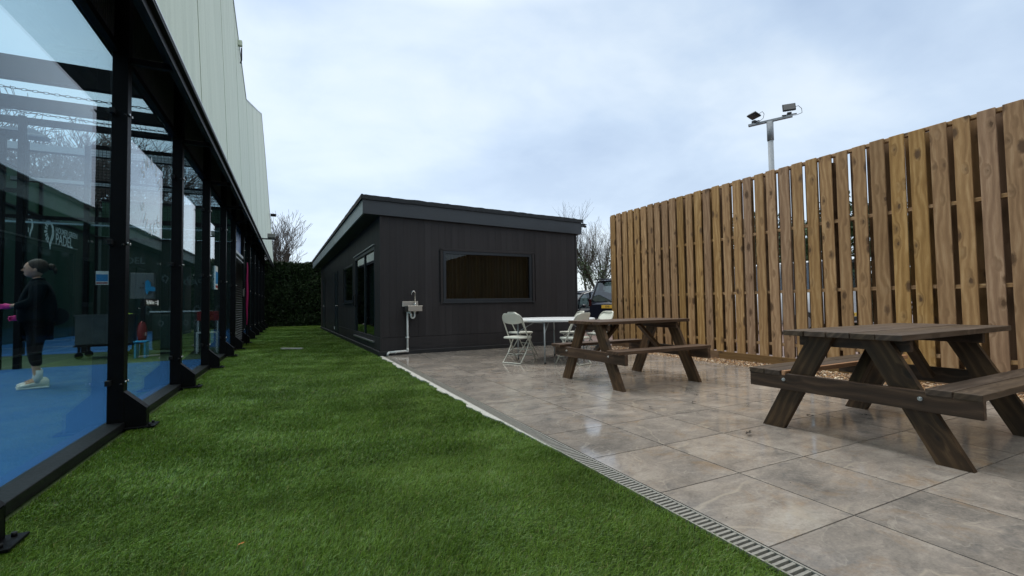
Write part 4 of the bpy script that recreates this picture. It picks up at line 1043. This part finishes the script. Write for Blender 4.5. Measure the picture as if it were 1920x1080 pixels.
# body, +x forward, +y left of the person (away from the camera), -y towards the camera
V = [(0, 0, .86), (.0, 0, 1.02), (-.01, 0, 1.18), (-.02, 0, 1.32), (0, 0, 1.42), (.02, 0, 1.47),
     (-.01, .10, .80), (.01, .105, .48), (-.03, .11, .10), (-.01, -.10, .80), (.03, -.10, .48), (-.01, -.10, .10),
     (-.02, .15, 1.33), (.01, .21, 1.12), (.24, .17, 1.07), (-.02, -.15, 1.33), (-.04, -.22, 1.08), (.17, -.19, .93),
     (.10, .115, .035), (.12, -.10, .035)]
Ed = [(0, 1), (1, 2), (2, 3), (3, 4), (4, 5), (0, 6), (6, 7), (7, 8), (0, 9), (9, 10), (10, 11), (3, 12), (12, 13), (13, 14), (3, 15), (15, 16), (16, 17), (8, 18), (11, 19)]
Rd = [(.11, .13), (.10, .13), (.10, .14), (.09, .12), .055, .05, .08, .050, .036, .08, .050, .036, .04, .035, .024, .04, .035, .024, .03, .03]
body = skin_obj('body', V, Ed, Rd, M['skin'], Pn)
hd = MB(); hd.sphere((.035, 0, 1.565), .1, 20, 14, (.98, .76, 1.16)); hd.sphere((.075, 0, 1.50), .05, 14, 10, (1.0, .9, .85))
hd.prism([(.125, 1.585), (.158, 1.545), (.128, 1.535)], -.012, .012, Matrix(((1, 0, 0, 0), (0, 0, 1, 0), (0, 1, 0, 0), (0, 0, 0, 1))))
hd.sphere((.118, 0, 1.503), .014, 8, 6, (1, 1.6, .6)); hd.sphere((.02, -.078, 1.55), .026, 10, 8, (.7, .35, 1.2)); hd.sphere((.02, .078, 1.55), .026, 10, 8, (.7, .35, 1.2))
hd.build('head', M['skin'], Pn)
hr = MB(); hr.sphere((.0, 0, 1.60), .108, 20, 14, (1.02, .82, .98)); hr.sphere((-.125, 0, 1.60), .045, 14, 10, (1, .9, 1.0)); hr.tube([(-.13, 0, 1.60), (-.165, 0, 1.56), (-.17, 0, 1.50)], [.03, .025, .008], 8); hr.build('hair', M['hair'], Pn)
ey = MB(); ey.sphere((.122, -.032, 1.575), .008, 8, 6); ey.sphere((.122, .032, 1.575), .008, 8, 6); ey.build('eyes', M['rubber'], Pn)
JV = [(-.01, 0, .80), (.0, 0, .95), (-.005, 0, 1.12), (-.02, 0, 1.28), (-.01, 0, 1.39), (.01, 0, 1.46),
      (-.02, .17, 1.35), (.01, .215, 1.12), (.20, .18, 1.06), (-.02, -.17, 1.35), (-.04, -.225, 1.08), (.13, -.205, .95)]
JE = [(0, 1), (1, 2), (2, 3), (3, 4), (4, 5), (3, 6), (6, 7), (7, 8), (3, 9), (9, 10), (10, 11)]
skin_obj('jacket', JV, JE, [(.19, .20), (.20, .21), (.195, .21), (.17, .19), .10, .075, .095, .08, .05, .095, .085, .05], M['jacket'], Pn)
skin_obj('leggings', [(-.01, 0, .84), (-.01, .10, .76), (.01, .105, .48), (-.02, .11, .27), (-.01, -.10, .76), (.03, -.10, .48), (.005, -.10, .27)],
         [(0, 1), (1, 2), (2, 3), (0, 4), (4, 5), (5, 6)], [(.15, .16), .115, .074, .056, .115, .074, .056], M['leggings'], Pn)
for s, x0 in ((1, -.03), (-1, -.01)):
    MB().tube([(x0, s*.105, .235), (x0, s*.105, .15), (x0+.005, s*.105, .07)], [.046, .043, .048], 14).build('sock', M['sock'], Pn)
    sh = MB(); pr = None; y0 = s*.105
    secs = [(-.105, .030, .085), (-.08, .040, .105), (-.02, .044, .11), (.05, .046, .085), (.11, .050, .06), (.16, .044, .048), (.19, .022, .032)]
    for x, w_, h_ in secs:
        ring = [sh.bm.verts.new((x0+x, y0+w_*math.cos(a), .012+max(0, h_*.5+h_*.5*math.sin(a)))) for a in [2*PI*k/12 for k in range(12)]]
        if pr:
            for k in range(12): sh.bm.faces.new((pr[k], pr[(k+1) % 12], ring[(k+1) % 12], ring[k])).smooth = True
        else: sh.bm.faces.new(ring[::-1])
        pr = ring
    sh.bm.faces.new(pr); so_ = sh.build('trainer', M['shoe'], Pn)
    MB().box((x0+.045, y0, .010), (.30, .085, .022), bev=.008).build('sole', M['signwhite'], so_)
    lc = MB()
    for q in range(4): lc.tube([(x0+.02+q*.026, y0-.03, .105-q*.008), (x0+.03+q*.026, y0+.03, .108-q*.008)], .0035, 5)
    lc.build('laces', M['magenta'], so_)
# gloved hands: palm and five curled fingers each
def hand(x, y, z, s):
    vs = [(x-.05, y, z+.01), (x, y, z), (x+.035, y, z-.008)]; es = [(0, 1), (1, 2)]; rs = [.026, (.022, .032), (.018, .034)]
    for k, (dz, ln) in enumerate(((.024, .030), (.009, .034), (-.006, .031), (-.021, .025))):
        i = len(vs); vs += [(x+.05, y, z+dz), (x+.05+ln, y-s*.010, z+dz-.004), (x+.05+ln*.9, y-s*.034, z+dz-.010)]; es += [(2, i), (i, i+1), (i+1, i+2)]; rs += [.010, .009, .008]
    i = len(vs); vs += [(x+.01, y-s*.022, z+.030), (x+.045, y-s*.035, z+.034)]; es += [(1, i), (i, i+1)]; rs += [.011, .009]
    skin_obj('glove', vs, es, rs, M['pink'], Pn, 1)
hand(.245, .17, 1.07, 1); hand(.185, -.20, .915, -1)
rk = thing('padel_racket', 'black padel racket held back at hip height by the person in the court', 'racket', (-3.07, 8.20, 0), ang)
MB().tube([(.24, -.235, .905), (.06, -.245, .925)], .014, 10).build('grip', M['rubber'], rk)
b = MB(); el = [(.13*1.15*math.cos(a), .125*math.sin(a)) for a in [2*PI*k/28 for k in range(28)]]
b.prism([(x-.16, z+.93) for x, z in el], -.262, -.226, Matrix(((1, 0, 0, 0), (0, 0, 1, 0), (0, 1, 0, 0), (0, 0, 0, 1)))); b.tube([(.06, -.245, .925), (-.03, -.245, .975)], .012, 8); b.tube([(.06, -.245, .925), (-.03, -.245, .885)], .012, 8); b.build('racket_head', M['rack'], rk)
b = MB(); logo(b, Matrix.Translation((-.17, -.2635, .93)) @ RX, .14); b.build('racket_logo', M['signwhite'], rk, fix=False)

# ------------------------------------------------------------------ twin floodlight pole behind the fence
PX, PYY = 8.2, 5.57
fp = thing('floodlight_pole', 'galvanised pole with a cross arm carrying two floodlights behind the fence', 'light pole', (PX, PYY, 0))
MB().tube([(0, 0, 0), (0, 0, 4.10)], .048, 20).build('pole', M['galv'], fp)
MB().tube([(0, 0, 4.05), (0, 0, 4.41)], .058, 20).build('socket', M['galv'], fp)
ad_ = Vector((.42, -.86, 0)).normalized(); A_, B_ = Vector((0, 0, 4.43)) - ad_*.37, Vector((0, 0, 4.43)) + ad_*.37
MB().bar(A_, B_, .06, .045, bev=.004).build('cross_arm', M['galv'], fp)
def flood(c, rz, tilt, label):
    t = thing('floodlight', label, 'floodlight', c, rz, 'floodlights on the galvanised pole'); t.scale = (.8, .8, .8)
    Rm = Matrix.Rotation(tilt, 3, 'Y')
    MB().box((0, 0, .19), (.035, .27, .19), Rm, bev=.008).build('housing', M['rack'], t)
    MB().box(Rm @ Vector((.02, 0, 0)) + Vector((0, 0, .19)), (.008, .23, .15), Rm).build('lens', M['lens'], t)
    b = MB()
    for k in range(7): b.box(Rm @ Vector((-.03, -.10+k*.033, 0)) + Vector((0, 0, .19)), (.03, .008, .16), Rm)
    b.build('fins', M['rack'], t)
    b = MB()
    for s in (-1, 1): b.bar((0, s*.145, .015), (0, s*.145, .20), .006, .03)
    b.box((0, 0, .018), (.05, .30, .010)); b.box((0, 0, .04), (.07, .09, .06), bev=.006); b.build('yoke', M['rack'], t)
    MB().tube([(-.04, .13, .20), (-.06, .20, .22), (-.05, .26, .14), (-.02, .26, .03), (0, .16, -.01), (0, .05, -.01)], .006, 6).build('cable', M['rubber'], t)
ra = math.atan2(ad_.y, ad_.x)
flood(Vector((PX, PYY, 0)) + B_ - ad_*.05 + Vector((0, 0, .02)), math.radians(222), -.35, 'square black floodlight on the right end of the pole arm facing the patio')
flood(Vector((PX, PYY, 0)) + A_ + ad_*.10 + Vector((0, 0, .02)), math.radians(170), 1.15, 'tilted black floodlight on the left end of the pole arm')

# ------------------------------------------------------------------ cars
def car(name, label, loc, rot, L_, Wd, Ht, paint, van=False, suv=False):
    t = thing(name, label, 'van' if van else 'car', (*loc, 0), rot)
    h = Wd/2; belt = Ht*(.56 if not van else .6)
    if van: low = [(-.5, .35, belt), (-.49, .30, belt+.02), (.28, .28, belt), (.40, .28, belt-.05), (.48, .3, belt-.28), (.5, .38, belt-.42)]; top_ = [(-.495, .97), (-.45, 1.0), (.10, 1.0), (.20, .96), (.36, 0)]
    elif suv: low = [(-.5, .42, belt-.10), (-.49, .32, belt), (.15, .28, belt), (.40, .30, belt-.12), (.48, .32, belt-.25), (.5, .42, belt-.38)]; top_ = [(-.485, .10), (-.43, .90), (-.34, .985), (-.10, 1.0), (.06, .95), (.24, 0)]
    else: low = [(-.5, .42, belt-.16), (-.485, .30, belt-.02), (-.3, .24, belt), (.16, .24, belt-.02), (.40, .26, belt-.14), (.475, .3, belt-.24), (.5, .4, belt-.36)]; top_ = [(-.44, .02), (-.30, .80), (-.16, .98), (.0, 1.0), (.10, .86), (.27, 0)]
    b = MB(); pr = None
    for x, z0, z1 in low:
        e = 1 - .10*max(0, (abs(x)-.38)/.12)
        pts = [(-h*e*.92, z0), (-h*e*.99, z0+.12), (-h*e, (z0+z1)/2+.05), (-h*e*.965, z1-.05), (-h*e*.88, z1), (h*e*.88, z1), (h*e*.965, z1-.05), (h*e, (z0+z1)/2+.05), (h*e*.99, z0+.12), (h*e*.92, z0)]
        ring = [b.bm.verts.new((x*L_, y, z)) for y, z in pts]
        if pr:
            for k in range(10): b.bm.faces.new((pr[k], pr[(k+1) % 10], ring[(k+1) % 10], ring[k])).smooth = True
        else: b.bm.faces.new(ring[::-1])
        pr = ring
    b.bm.faces.new(pr); b.build('body', paint, t)
    # cabin: glass shell with painted roof and pillars
    gh = MB(); rf_ = MB(); secs = []
    for x, f in top_:
        z = belt-.03 + (Ht-belt+.03)*f; secs.append((x*L_, z, h*(.90-.17*f)))
    pr = None
    for x, z, w_ in secs:
        ring = [gh.bm.verts.new((x, -h*.90, belt-.03)), gh.bm.verts.new((x, -w_, z-.03 if z > belt+.05 else z)), gh.bm.verts.new((x, w_, z-.03 if z > belt+.05 else z)), gh.bm.verts.new((x, h*.90, belt-.03))]
        if pr:
            for k in range(3): gh.bm.faces.new((pr[k], pr[k+1], ring[k+1], ring[k]))
        pr = ring
    gh.build('windows', M['carglass'], t)
    pr = None
    for (x, z, w_), (_, f) in zip(secs, top_):
        if f < .7: pr = None if pr is None else pr; continue
        ring = [rf_.bm.verts.new((x, y, z+dz)) for y, dz in ((-w_-.012, -.06), (-w_, -.01), (-w_*.6, .012), (w_*.6, .012), (w_, -.01), (w_+.012, -.06))]
        if pr:
            for k in range(5): rf_.bm.faces.new((pr[k], pr[k+1], ring[k+1], ring[k])).smooth = True
        pr = ring
    rf_.build('roof', paint, t)
    b = MB()
    for s in (1, -1):
        for (x0, z0, w0), (x1, z1, w1) in (((secs[0]), (secs[1])), ((secs[-1]), (secs[-2]))):
            b = MB(); b.bar((x0, s*(h*.89 if z0 < belt+.05 else w0), z0), (x1, s*(w1+.006), z1-.02), .06, .05); b.build('pillar', paint, t)
        for fx in (-.16, .02): 
            b = MB(); b.bar((fx*L_, s*h*.90, belt-.02), (fx*L_-.02, s*h*.745, Ht-.05), .02, .07); b.build('pillar', paint, t)
    b = MB(); b.bar((secs[1][0], -secs[1][2], secs[1][1]-.02), (secs[1][0], secs[1][2], secs[1][1]-.02), .06, .05); b.build('window_header', paint, t)
    b = MB(); b.bar((secs[-2][0], -secs[-2][2], secs[-2][1]-.02), (secs[-2][0], secs[-2][2], secs[-2][1]-.02), .06, .05)
    b.build('window_header', paint, t)
    if not van:
        b = MB()
        for s in (1, -1): b.tube([(x, s*(w_+.02), z-.035 if z > belt+.1 else belt) for x, z, w_ in [(secs[-1][0], belt, h*.90)] + [(q[0], q[1], q[2]) for q in secs[-2:1:-1]]], .012, 6)
        b.build('chrome_strip', M['chrome'], t)
    for s in (1, -1):
        b = MB(); b.sphere((.16*L_, s*(h+.09), belt+.07), .11, 12, 8, (.55, .9, .62)); b.bar((.16*L_, s*(h*.9), belt+.01), (.16*L_, s*(h+.05), belt+.05), .05, .03); b.build('mirror', paint, t)
        for x in (-.31, .31):
            wz = .33; b = MB(); b.cyl((x*L_, s*(h-.20), wz), (x*L_, s*(h+.005), wz), wz, 28); wo = b.build('wheel', M['rubber'], t)
            b = MB(); b.cyl((x*L_, s*(h-.02), wz), (x*L_, s*(h+.012), wz), wz*.62, 20); b.build('rim', M['alutrim'], wo)
        MB().box((-.497*L_, s*h*.86, belt-.02), (.05, .10, .26 if suv else .12), bev=.01).build('tail_lamp', M['tail'], t)
        MB().box((.480*L_, s*h*.72, belt-.30), (.10, .32, .13), bev=.01).build('headlight', M['chrome'], t)
        if not van: 
            for fx in (-.10, .07): MB().box((fx*L_, s*(h+.006), belt-.10), (.16, .02, .025), bev=.004).build('door_handle', M['chrome'], t)
    pl = MB().box((-.5*L_-.008, 0, belt-.16 if suv else .55), (.012, .52, .11), bev=.002).build('number_plate', M['amber'], t)
    text_mesh('plate_lettering', 'BD12 KVN' if False else 'KN0', .09, M['rubber'], Matrix.Translation((-.5*L_-.016, 0, (belt-.16 if suv else .55))) @ Matrix(((0, 0, -1, 0), (-1, 0, 0, 0), (0, 1, 0, 0), (0, 0, 0, 1))), pl)
    MB().box((-.49*L_, 0, .42), (.10, Wd*.9, .16), bev=.02).build('rear_bumper', M['rubber'], t)
    if suv:
        MB().box((-.47*L_, 0, Ht-.045), (.22, Wd*.66, .03), bev=.008).build('spoiler', paint, t)
    return t
def at(px, Y):     # bearing helper: point on the ground seen in that photo column at depth Y
    dx = (px-960)/853.3; d = Fw + Rt*dx; return (d.x/d.y*Y, Y)
car('parked_suv', 'black tall car seen from behind with a yellow plate, beside the fence end', (11.75, 12.9), math.radians(12), 4.5, 1.85, 1.86, M['carpaint'], suv=True)
car('parked_car', 'lower black car with a chrome window line, parked beyond the shed corner', (10.35, 15.3), math.radians(190), 4.5, 1.80, 1.50, M['carpaint'])
car('parked_van', 'white van glimpsed through the gaps in the fence', (14.5, 10.2), math.radians(100), 4.9, 1.9, 2.2, M['vanpaint'], van=True)

# ------------------------------------------------------------------ trees
def bare_tree(name, label, loc, H, seed, mat, spread=.42, depth=6, kids_=3, trunk_r=.2, group=None, ivy=0, twigr=.008, upw=.25, stems=1):
    r = random.Random(seed); t = thing(name, label, 'tree', loc, 0, group)
    Vt, Ft, Vb, Fb = [], [], [], []; ivp = []
    def seg(p, q, r0, r1, Vl, Fl, n):
        d = (q-p).normalized(); a = d.orthogonal().normalized(); c = d.cross(a); k0 = len(Vl)
        for pt, rr in ((p, r0), (q, r1)):
            for k in range(n): an = 2*PI*k/n; Vl.append(pt + (a*math.cos(an)+c*math.sin(an))*rr)
        for k in range(n): Fl.append((k0+k, k0+(k+1) % n, k0+n+(k+1) % n, k0+n+k))
    def grow(p, d, ln, rad, lev):
        ns = 3 if lev > 1 else 4; q = p
        for i in range(ns):
            d2 = (d + Vector((r.gauss(0, .13), r.gauss(0, .13), r.gauss(0, .09)+upw*.12))).normalized(); nx = q + d2*(ln/ns)
            r0, r1 = rad*(1-.35*i/ns), rad*(1-.35*(i+1)/ns)
            if lev == 0: seg(q, nx, r0, r1, Vt, Ft, 10)
            else: seg(q, nx, max(r0, twigr), max(r1, twigr*.7), Vb, Fb, 6 if lev < 2 else 3)
            if ivy and lev <= 2: ivp.append((q.copy(), nx.copy(), rad))
            q, d = nx, d2
            if lev < depth and (lev > 0 or i >= 1):
                for _ in range(1 if i < ns-1 else kids_):
                    if r.random() < .14 and lev > 2: continue
                    ax = Vector((r.gauss(0, 1), r.gauss(0, 1), r.gauss(0, 1)*.4)); ax.normalize()
                    nd = (d + ax*(spread+.35*r.random()) + Vector((0, 0, upw*.4))).normalized()
                    grow(q, nd, ln*r.uniform(.55, .80), rad*r.uniform(.42, .6), lev+1)
    for s_ in range(stems):
        d0 = Vector((r.gauss(0, .16*(stems > 1)), r.gauss(0, .16*(stems > 1)), 1)).normalized()
        grow(Vector((r.gauss(0, .15*(stems > 1)), r.gauss(0, .15*(stems > 1)), 0)), d0, H*.36, trunk_r, 0)
    zmax = max(v.z for v in Vb); k = H/zmax
    raw('trunk', np.array([(v.x*k, v.y*k, v.z*k) for v in Vt]), Ft, mat, t, True)
    raw('branches', np.array([(v.x*k, v.y*k, v.z*k) for v in Vb]), Fb, mat, t)
    if ivy:
        Vi, n = [], 0
        for _ in range(ivy):
            p, q, rd = r.choice(ivp); c = p.lerp(q, r.random())*k
            if c.z > H*.62: continue
            c = c + Vector((r.gauss(0, .13), r.gauss(0, .13), r.gauss(0, .13)))*(1.5 if c.z < H*.35 else .8); a = Vector((r.gauss(0, 1), r.gauss(0, 1), r.gauss(0, 1))).normalized(); e = a.orthogonal().normalized(); s = r.uniform(.03, .07)
            Vi += [c-a*s, c+e*s*.8, c+a*s, c-e*s*.8]; n += 1
        raw('ivy', np.array([tuple(v) for v in Vi]), np.arange(4*n).reshape(-1, 4), M['ivy'], t)
    return t
bare_tree('bare_tree', 'bare winter tree with ivy on its stems behind the shed and fence gap', (*at(1112, 25), 0), 8.3, 5, M['bark'], trunk_r=.12, depth=5, kids_=2, ivy=5000, twigr=.006, stems=3, spread=.34, upw=.4)
bare_tree('bare_tree', 'bare leafless tree rising behind the far hedge between the buildings', (*at(522, 34), 0), 7.7, 9, M['bark'], trunk_r=.11, depth=5, kids_=2, twigr=.010, spread=.32, stems=2, upw=.4)
for k, (px, Y, hh) in enumerate(((-120, 40, 15), (-30, 42, 15), (40, 44, 16), (100, 47, 17), (150, 50, 18), (200, 52, 18.5), (250, 55, 19))):
    lab = ['leftmost pale bare tree beyond the green screen', 'second pale bare tree from the left beyond the green screen', 'pale bare tree beyond the screen below the court floodlight', 'pale bare tree in the middle of the first pane', 'pale bare tree just left of the first thick post', 'pale bare tree half behind the first thick post', 'pale bare tree seen through the wire mesh in the second pane'][k]
    d = Fw + Rt*((px-960)/853.3); X = d.x/d.y*Y
    bare_tree('bare_tree', lab, (X, Y, 0), hh, 20+k, M['bark_far'], trunk_r=.22, depth=4, kids_=4, twigr=.022, group='bare trees beyond the courts', spread=.5, upw=.2)
# evergreen masses: leaf tufts over a dark core
def leafy(name, label, cat, c, size, n, seed, mat, ls=.07, core=True, box=True, group=None):
    r = np.random.default_rng(seed); t = thing(name, label, cat, (c[0], c[1], 0), 0, group)
    if box:
        P = np.stack([r.uniform(-.5, .5, n), r.uniform(-.5, .5, n), r.uniform(0, 1, n)], 1); face = r.integers(0, 3, n)
        P[face == 0, 1] = -.5; P[face == 1, 2] = 1.0
        P = P*np.array(size); bumpz = .13*vnoise(P[:, 0]*2.1, P[:, 2]*2.3, 2.2, seed+1)
        P[:, 1] -= bumpz*1.2; P[:, 2] += np.where(face == 1, .16*vnoise(P[:, 0], P[:, 1], 2.6, seed+2)+r.normal(0, .05, n), 0)
    else:
        d = r.normal(0, 1, (n, 3)); d /= np.linalg.norm(d, axis=1)[:, None]; rad = r.uniform(.6, 1.0, n)**.5
        lump = 1 + .22*np.sin(d[:, 0]*7+seed)*np.cos(d[:, 2]*6) + .15*np.sin(d[:, 1]*11)
        P = d*(rad*lump)[:, None]*np.array(size)/2; P[:, 2] += c[2] if len(c) > 2 else size[2]/2
    a = r.normal(0, 1, (n, 3)); a /= np.linalg.norm(a, axis=1)[:, None]; q = np.cross(a, r.normal(0, 1, (n, 3))); q /= np.linalg.norm(q, axis=1)[:, None]
    s = (ls*r.uniform(.5, 1.4, n))[:, None]
    V = np.stack([P-a*s, P+q*s*.35, P+a*s, P-q*s*.35], 1).reshape(-1, 3)
    raw('foliage', V, np.arange(4*n).reshape(-1, 4), mat, t)
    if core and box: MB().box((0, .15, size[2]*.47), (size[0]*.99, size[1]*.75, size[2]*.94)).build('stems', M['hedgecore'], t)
    elif core: MB().tube([(0, 0, 0), (0, 0, c[2] if len(c) > 2 else size[2]*.6)], [.16, .08], 8).build('trunk', M['bark'], t)
    return t
leafy('hedge', 'tall clipped dark conifer hedge closing the far end of the lawn', 'hedge', (.5, 28.6), (13, 1.8, 3.42), 90000, 4, M['hedgeleaf'], .09)
leafy('hedge', 'dark leafy block added unseen behind the viewer to darken the window reflections', 'hedge', (3.2, -11), (10.5, 1.8, 4.2), 12000, 41, M['hedgeleaf'], .16)  # added out of view to keep bright sky out of the window reflection
for k, (x, y, z, s) in enumerate(((21, 15.5, 2.6, (5.2, 5, 5.4)), (21, 11.0, 2.5, (4.6, 5, 5.0)), (22, 7.0, 2.6, (5, 5, 5.2)))):
    leafy('evergreen_tree', ['dark evergreen tree seen through fence gaps left of the light pole', 'dark evergreen tree seen through fence gaps right of the light pole', 'dark evergreen tree behind the right half of the fence'][k], 'tree', (x, y, z), s, 9000, 30+k, M['ivy'], .16, True, False, 'evergreens behind the fence')

# ------------------------------------------------------------------ litter and small things
def leaf(name, label, x, y, rz, s, mat, z=.004):
    b = MB(); pts = [(-1, 0), (-.5, .28), (-.2, .12), (.1, .42), (.3, .12), (.8, .22), (1.1, 0), (.6, -.15), (.3, -.10), (.1, -.38), (-.25, -.12), (-.6, -.2)]
    c = b.bm.verts.new((0, 0, .35*s)); vs = [b.bm.verts.new((px*s, py*s, (.15+.35*random.random())*s)) for px, py in pts]
    for k in range(len(vs)): b.bm.faces.new((vs[k], vs[(k+1) % len(vs)], c))
    o = b.build(name, mat); o.location = (x, y, z); o.rotation_euler = (0, 0, rz); return tag(o, label, 'leaf')
leaf('dead_leaf', 'curled dark leaf on the wet paving left of the large picnic table', 3.06, 2.33, .3, .052, M['leafdead'])
for k, (x, y, lab) in enumerate(((3.55, 3.30, 'small dark leaf on the paving between the two picnic tables'), (3.05, 3.35, 'dark leaf lying in front of the smaller picnic table'), (4.0, 2.45, 'flat dark leaf under the large picnic table near its far bench'),
        (2.75, 4.05, 'tiny dark leaf on the paving left of the smaller picnic table'), (3.85, 3.55, 'dark leaf nearest the gravel between the picnic tables'), (2.42, 6.0, 'small leaf fragment in the middle of the far paving'))):
    leaf('dead_leaf', lab, x, y, k*1.3, .032 if k else .038, M['leafdead'])
leaf('orange_leaf', 'tiny orange leaf lying on the near lawn', -.194, 2.254, .4, .013, M['leaforange'], .012)
for k, (x, y, lab) in enumerate(((1.80, 1.50, 'brown crumb beside the drain at the bottom of the picture'), (2.45, 1.62, 'brown crumb on the second nearest row of tiles'), (1.78, 2.15, 'brown crumb touching the drain edge'))): leaf('leaf_scrap', lab, x, y, k, .007, M['leafdead'])
mh = thing('inspection_cover', 'narrow pale metal strip set in the lawn near its far end', 'drain cover', (-.02, 12.4, 0), -.62)
MB().box((0, 0, .005), (.56, .10, .03), bev=.004).build('plate', M['grate'], mh)
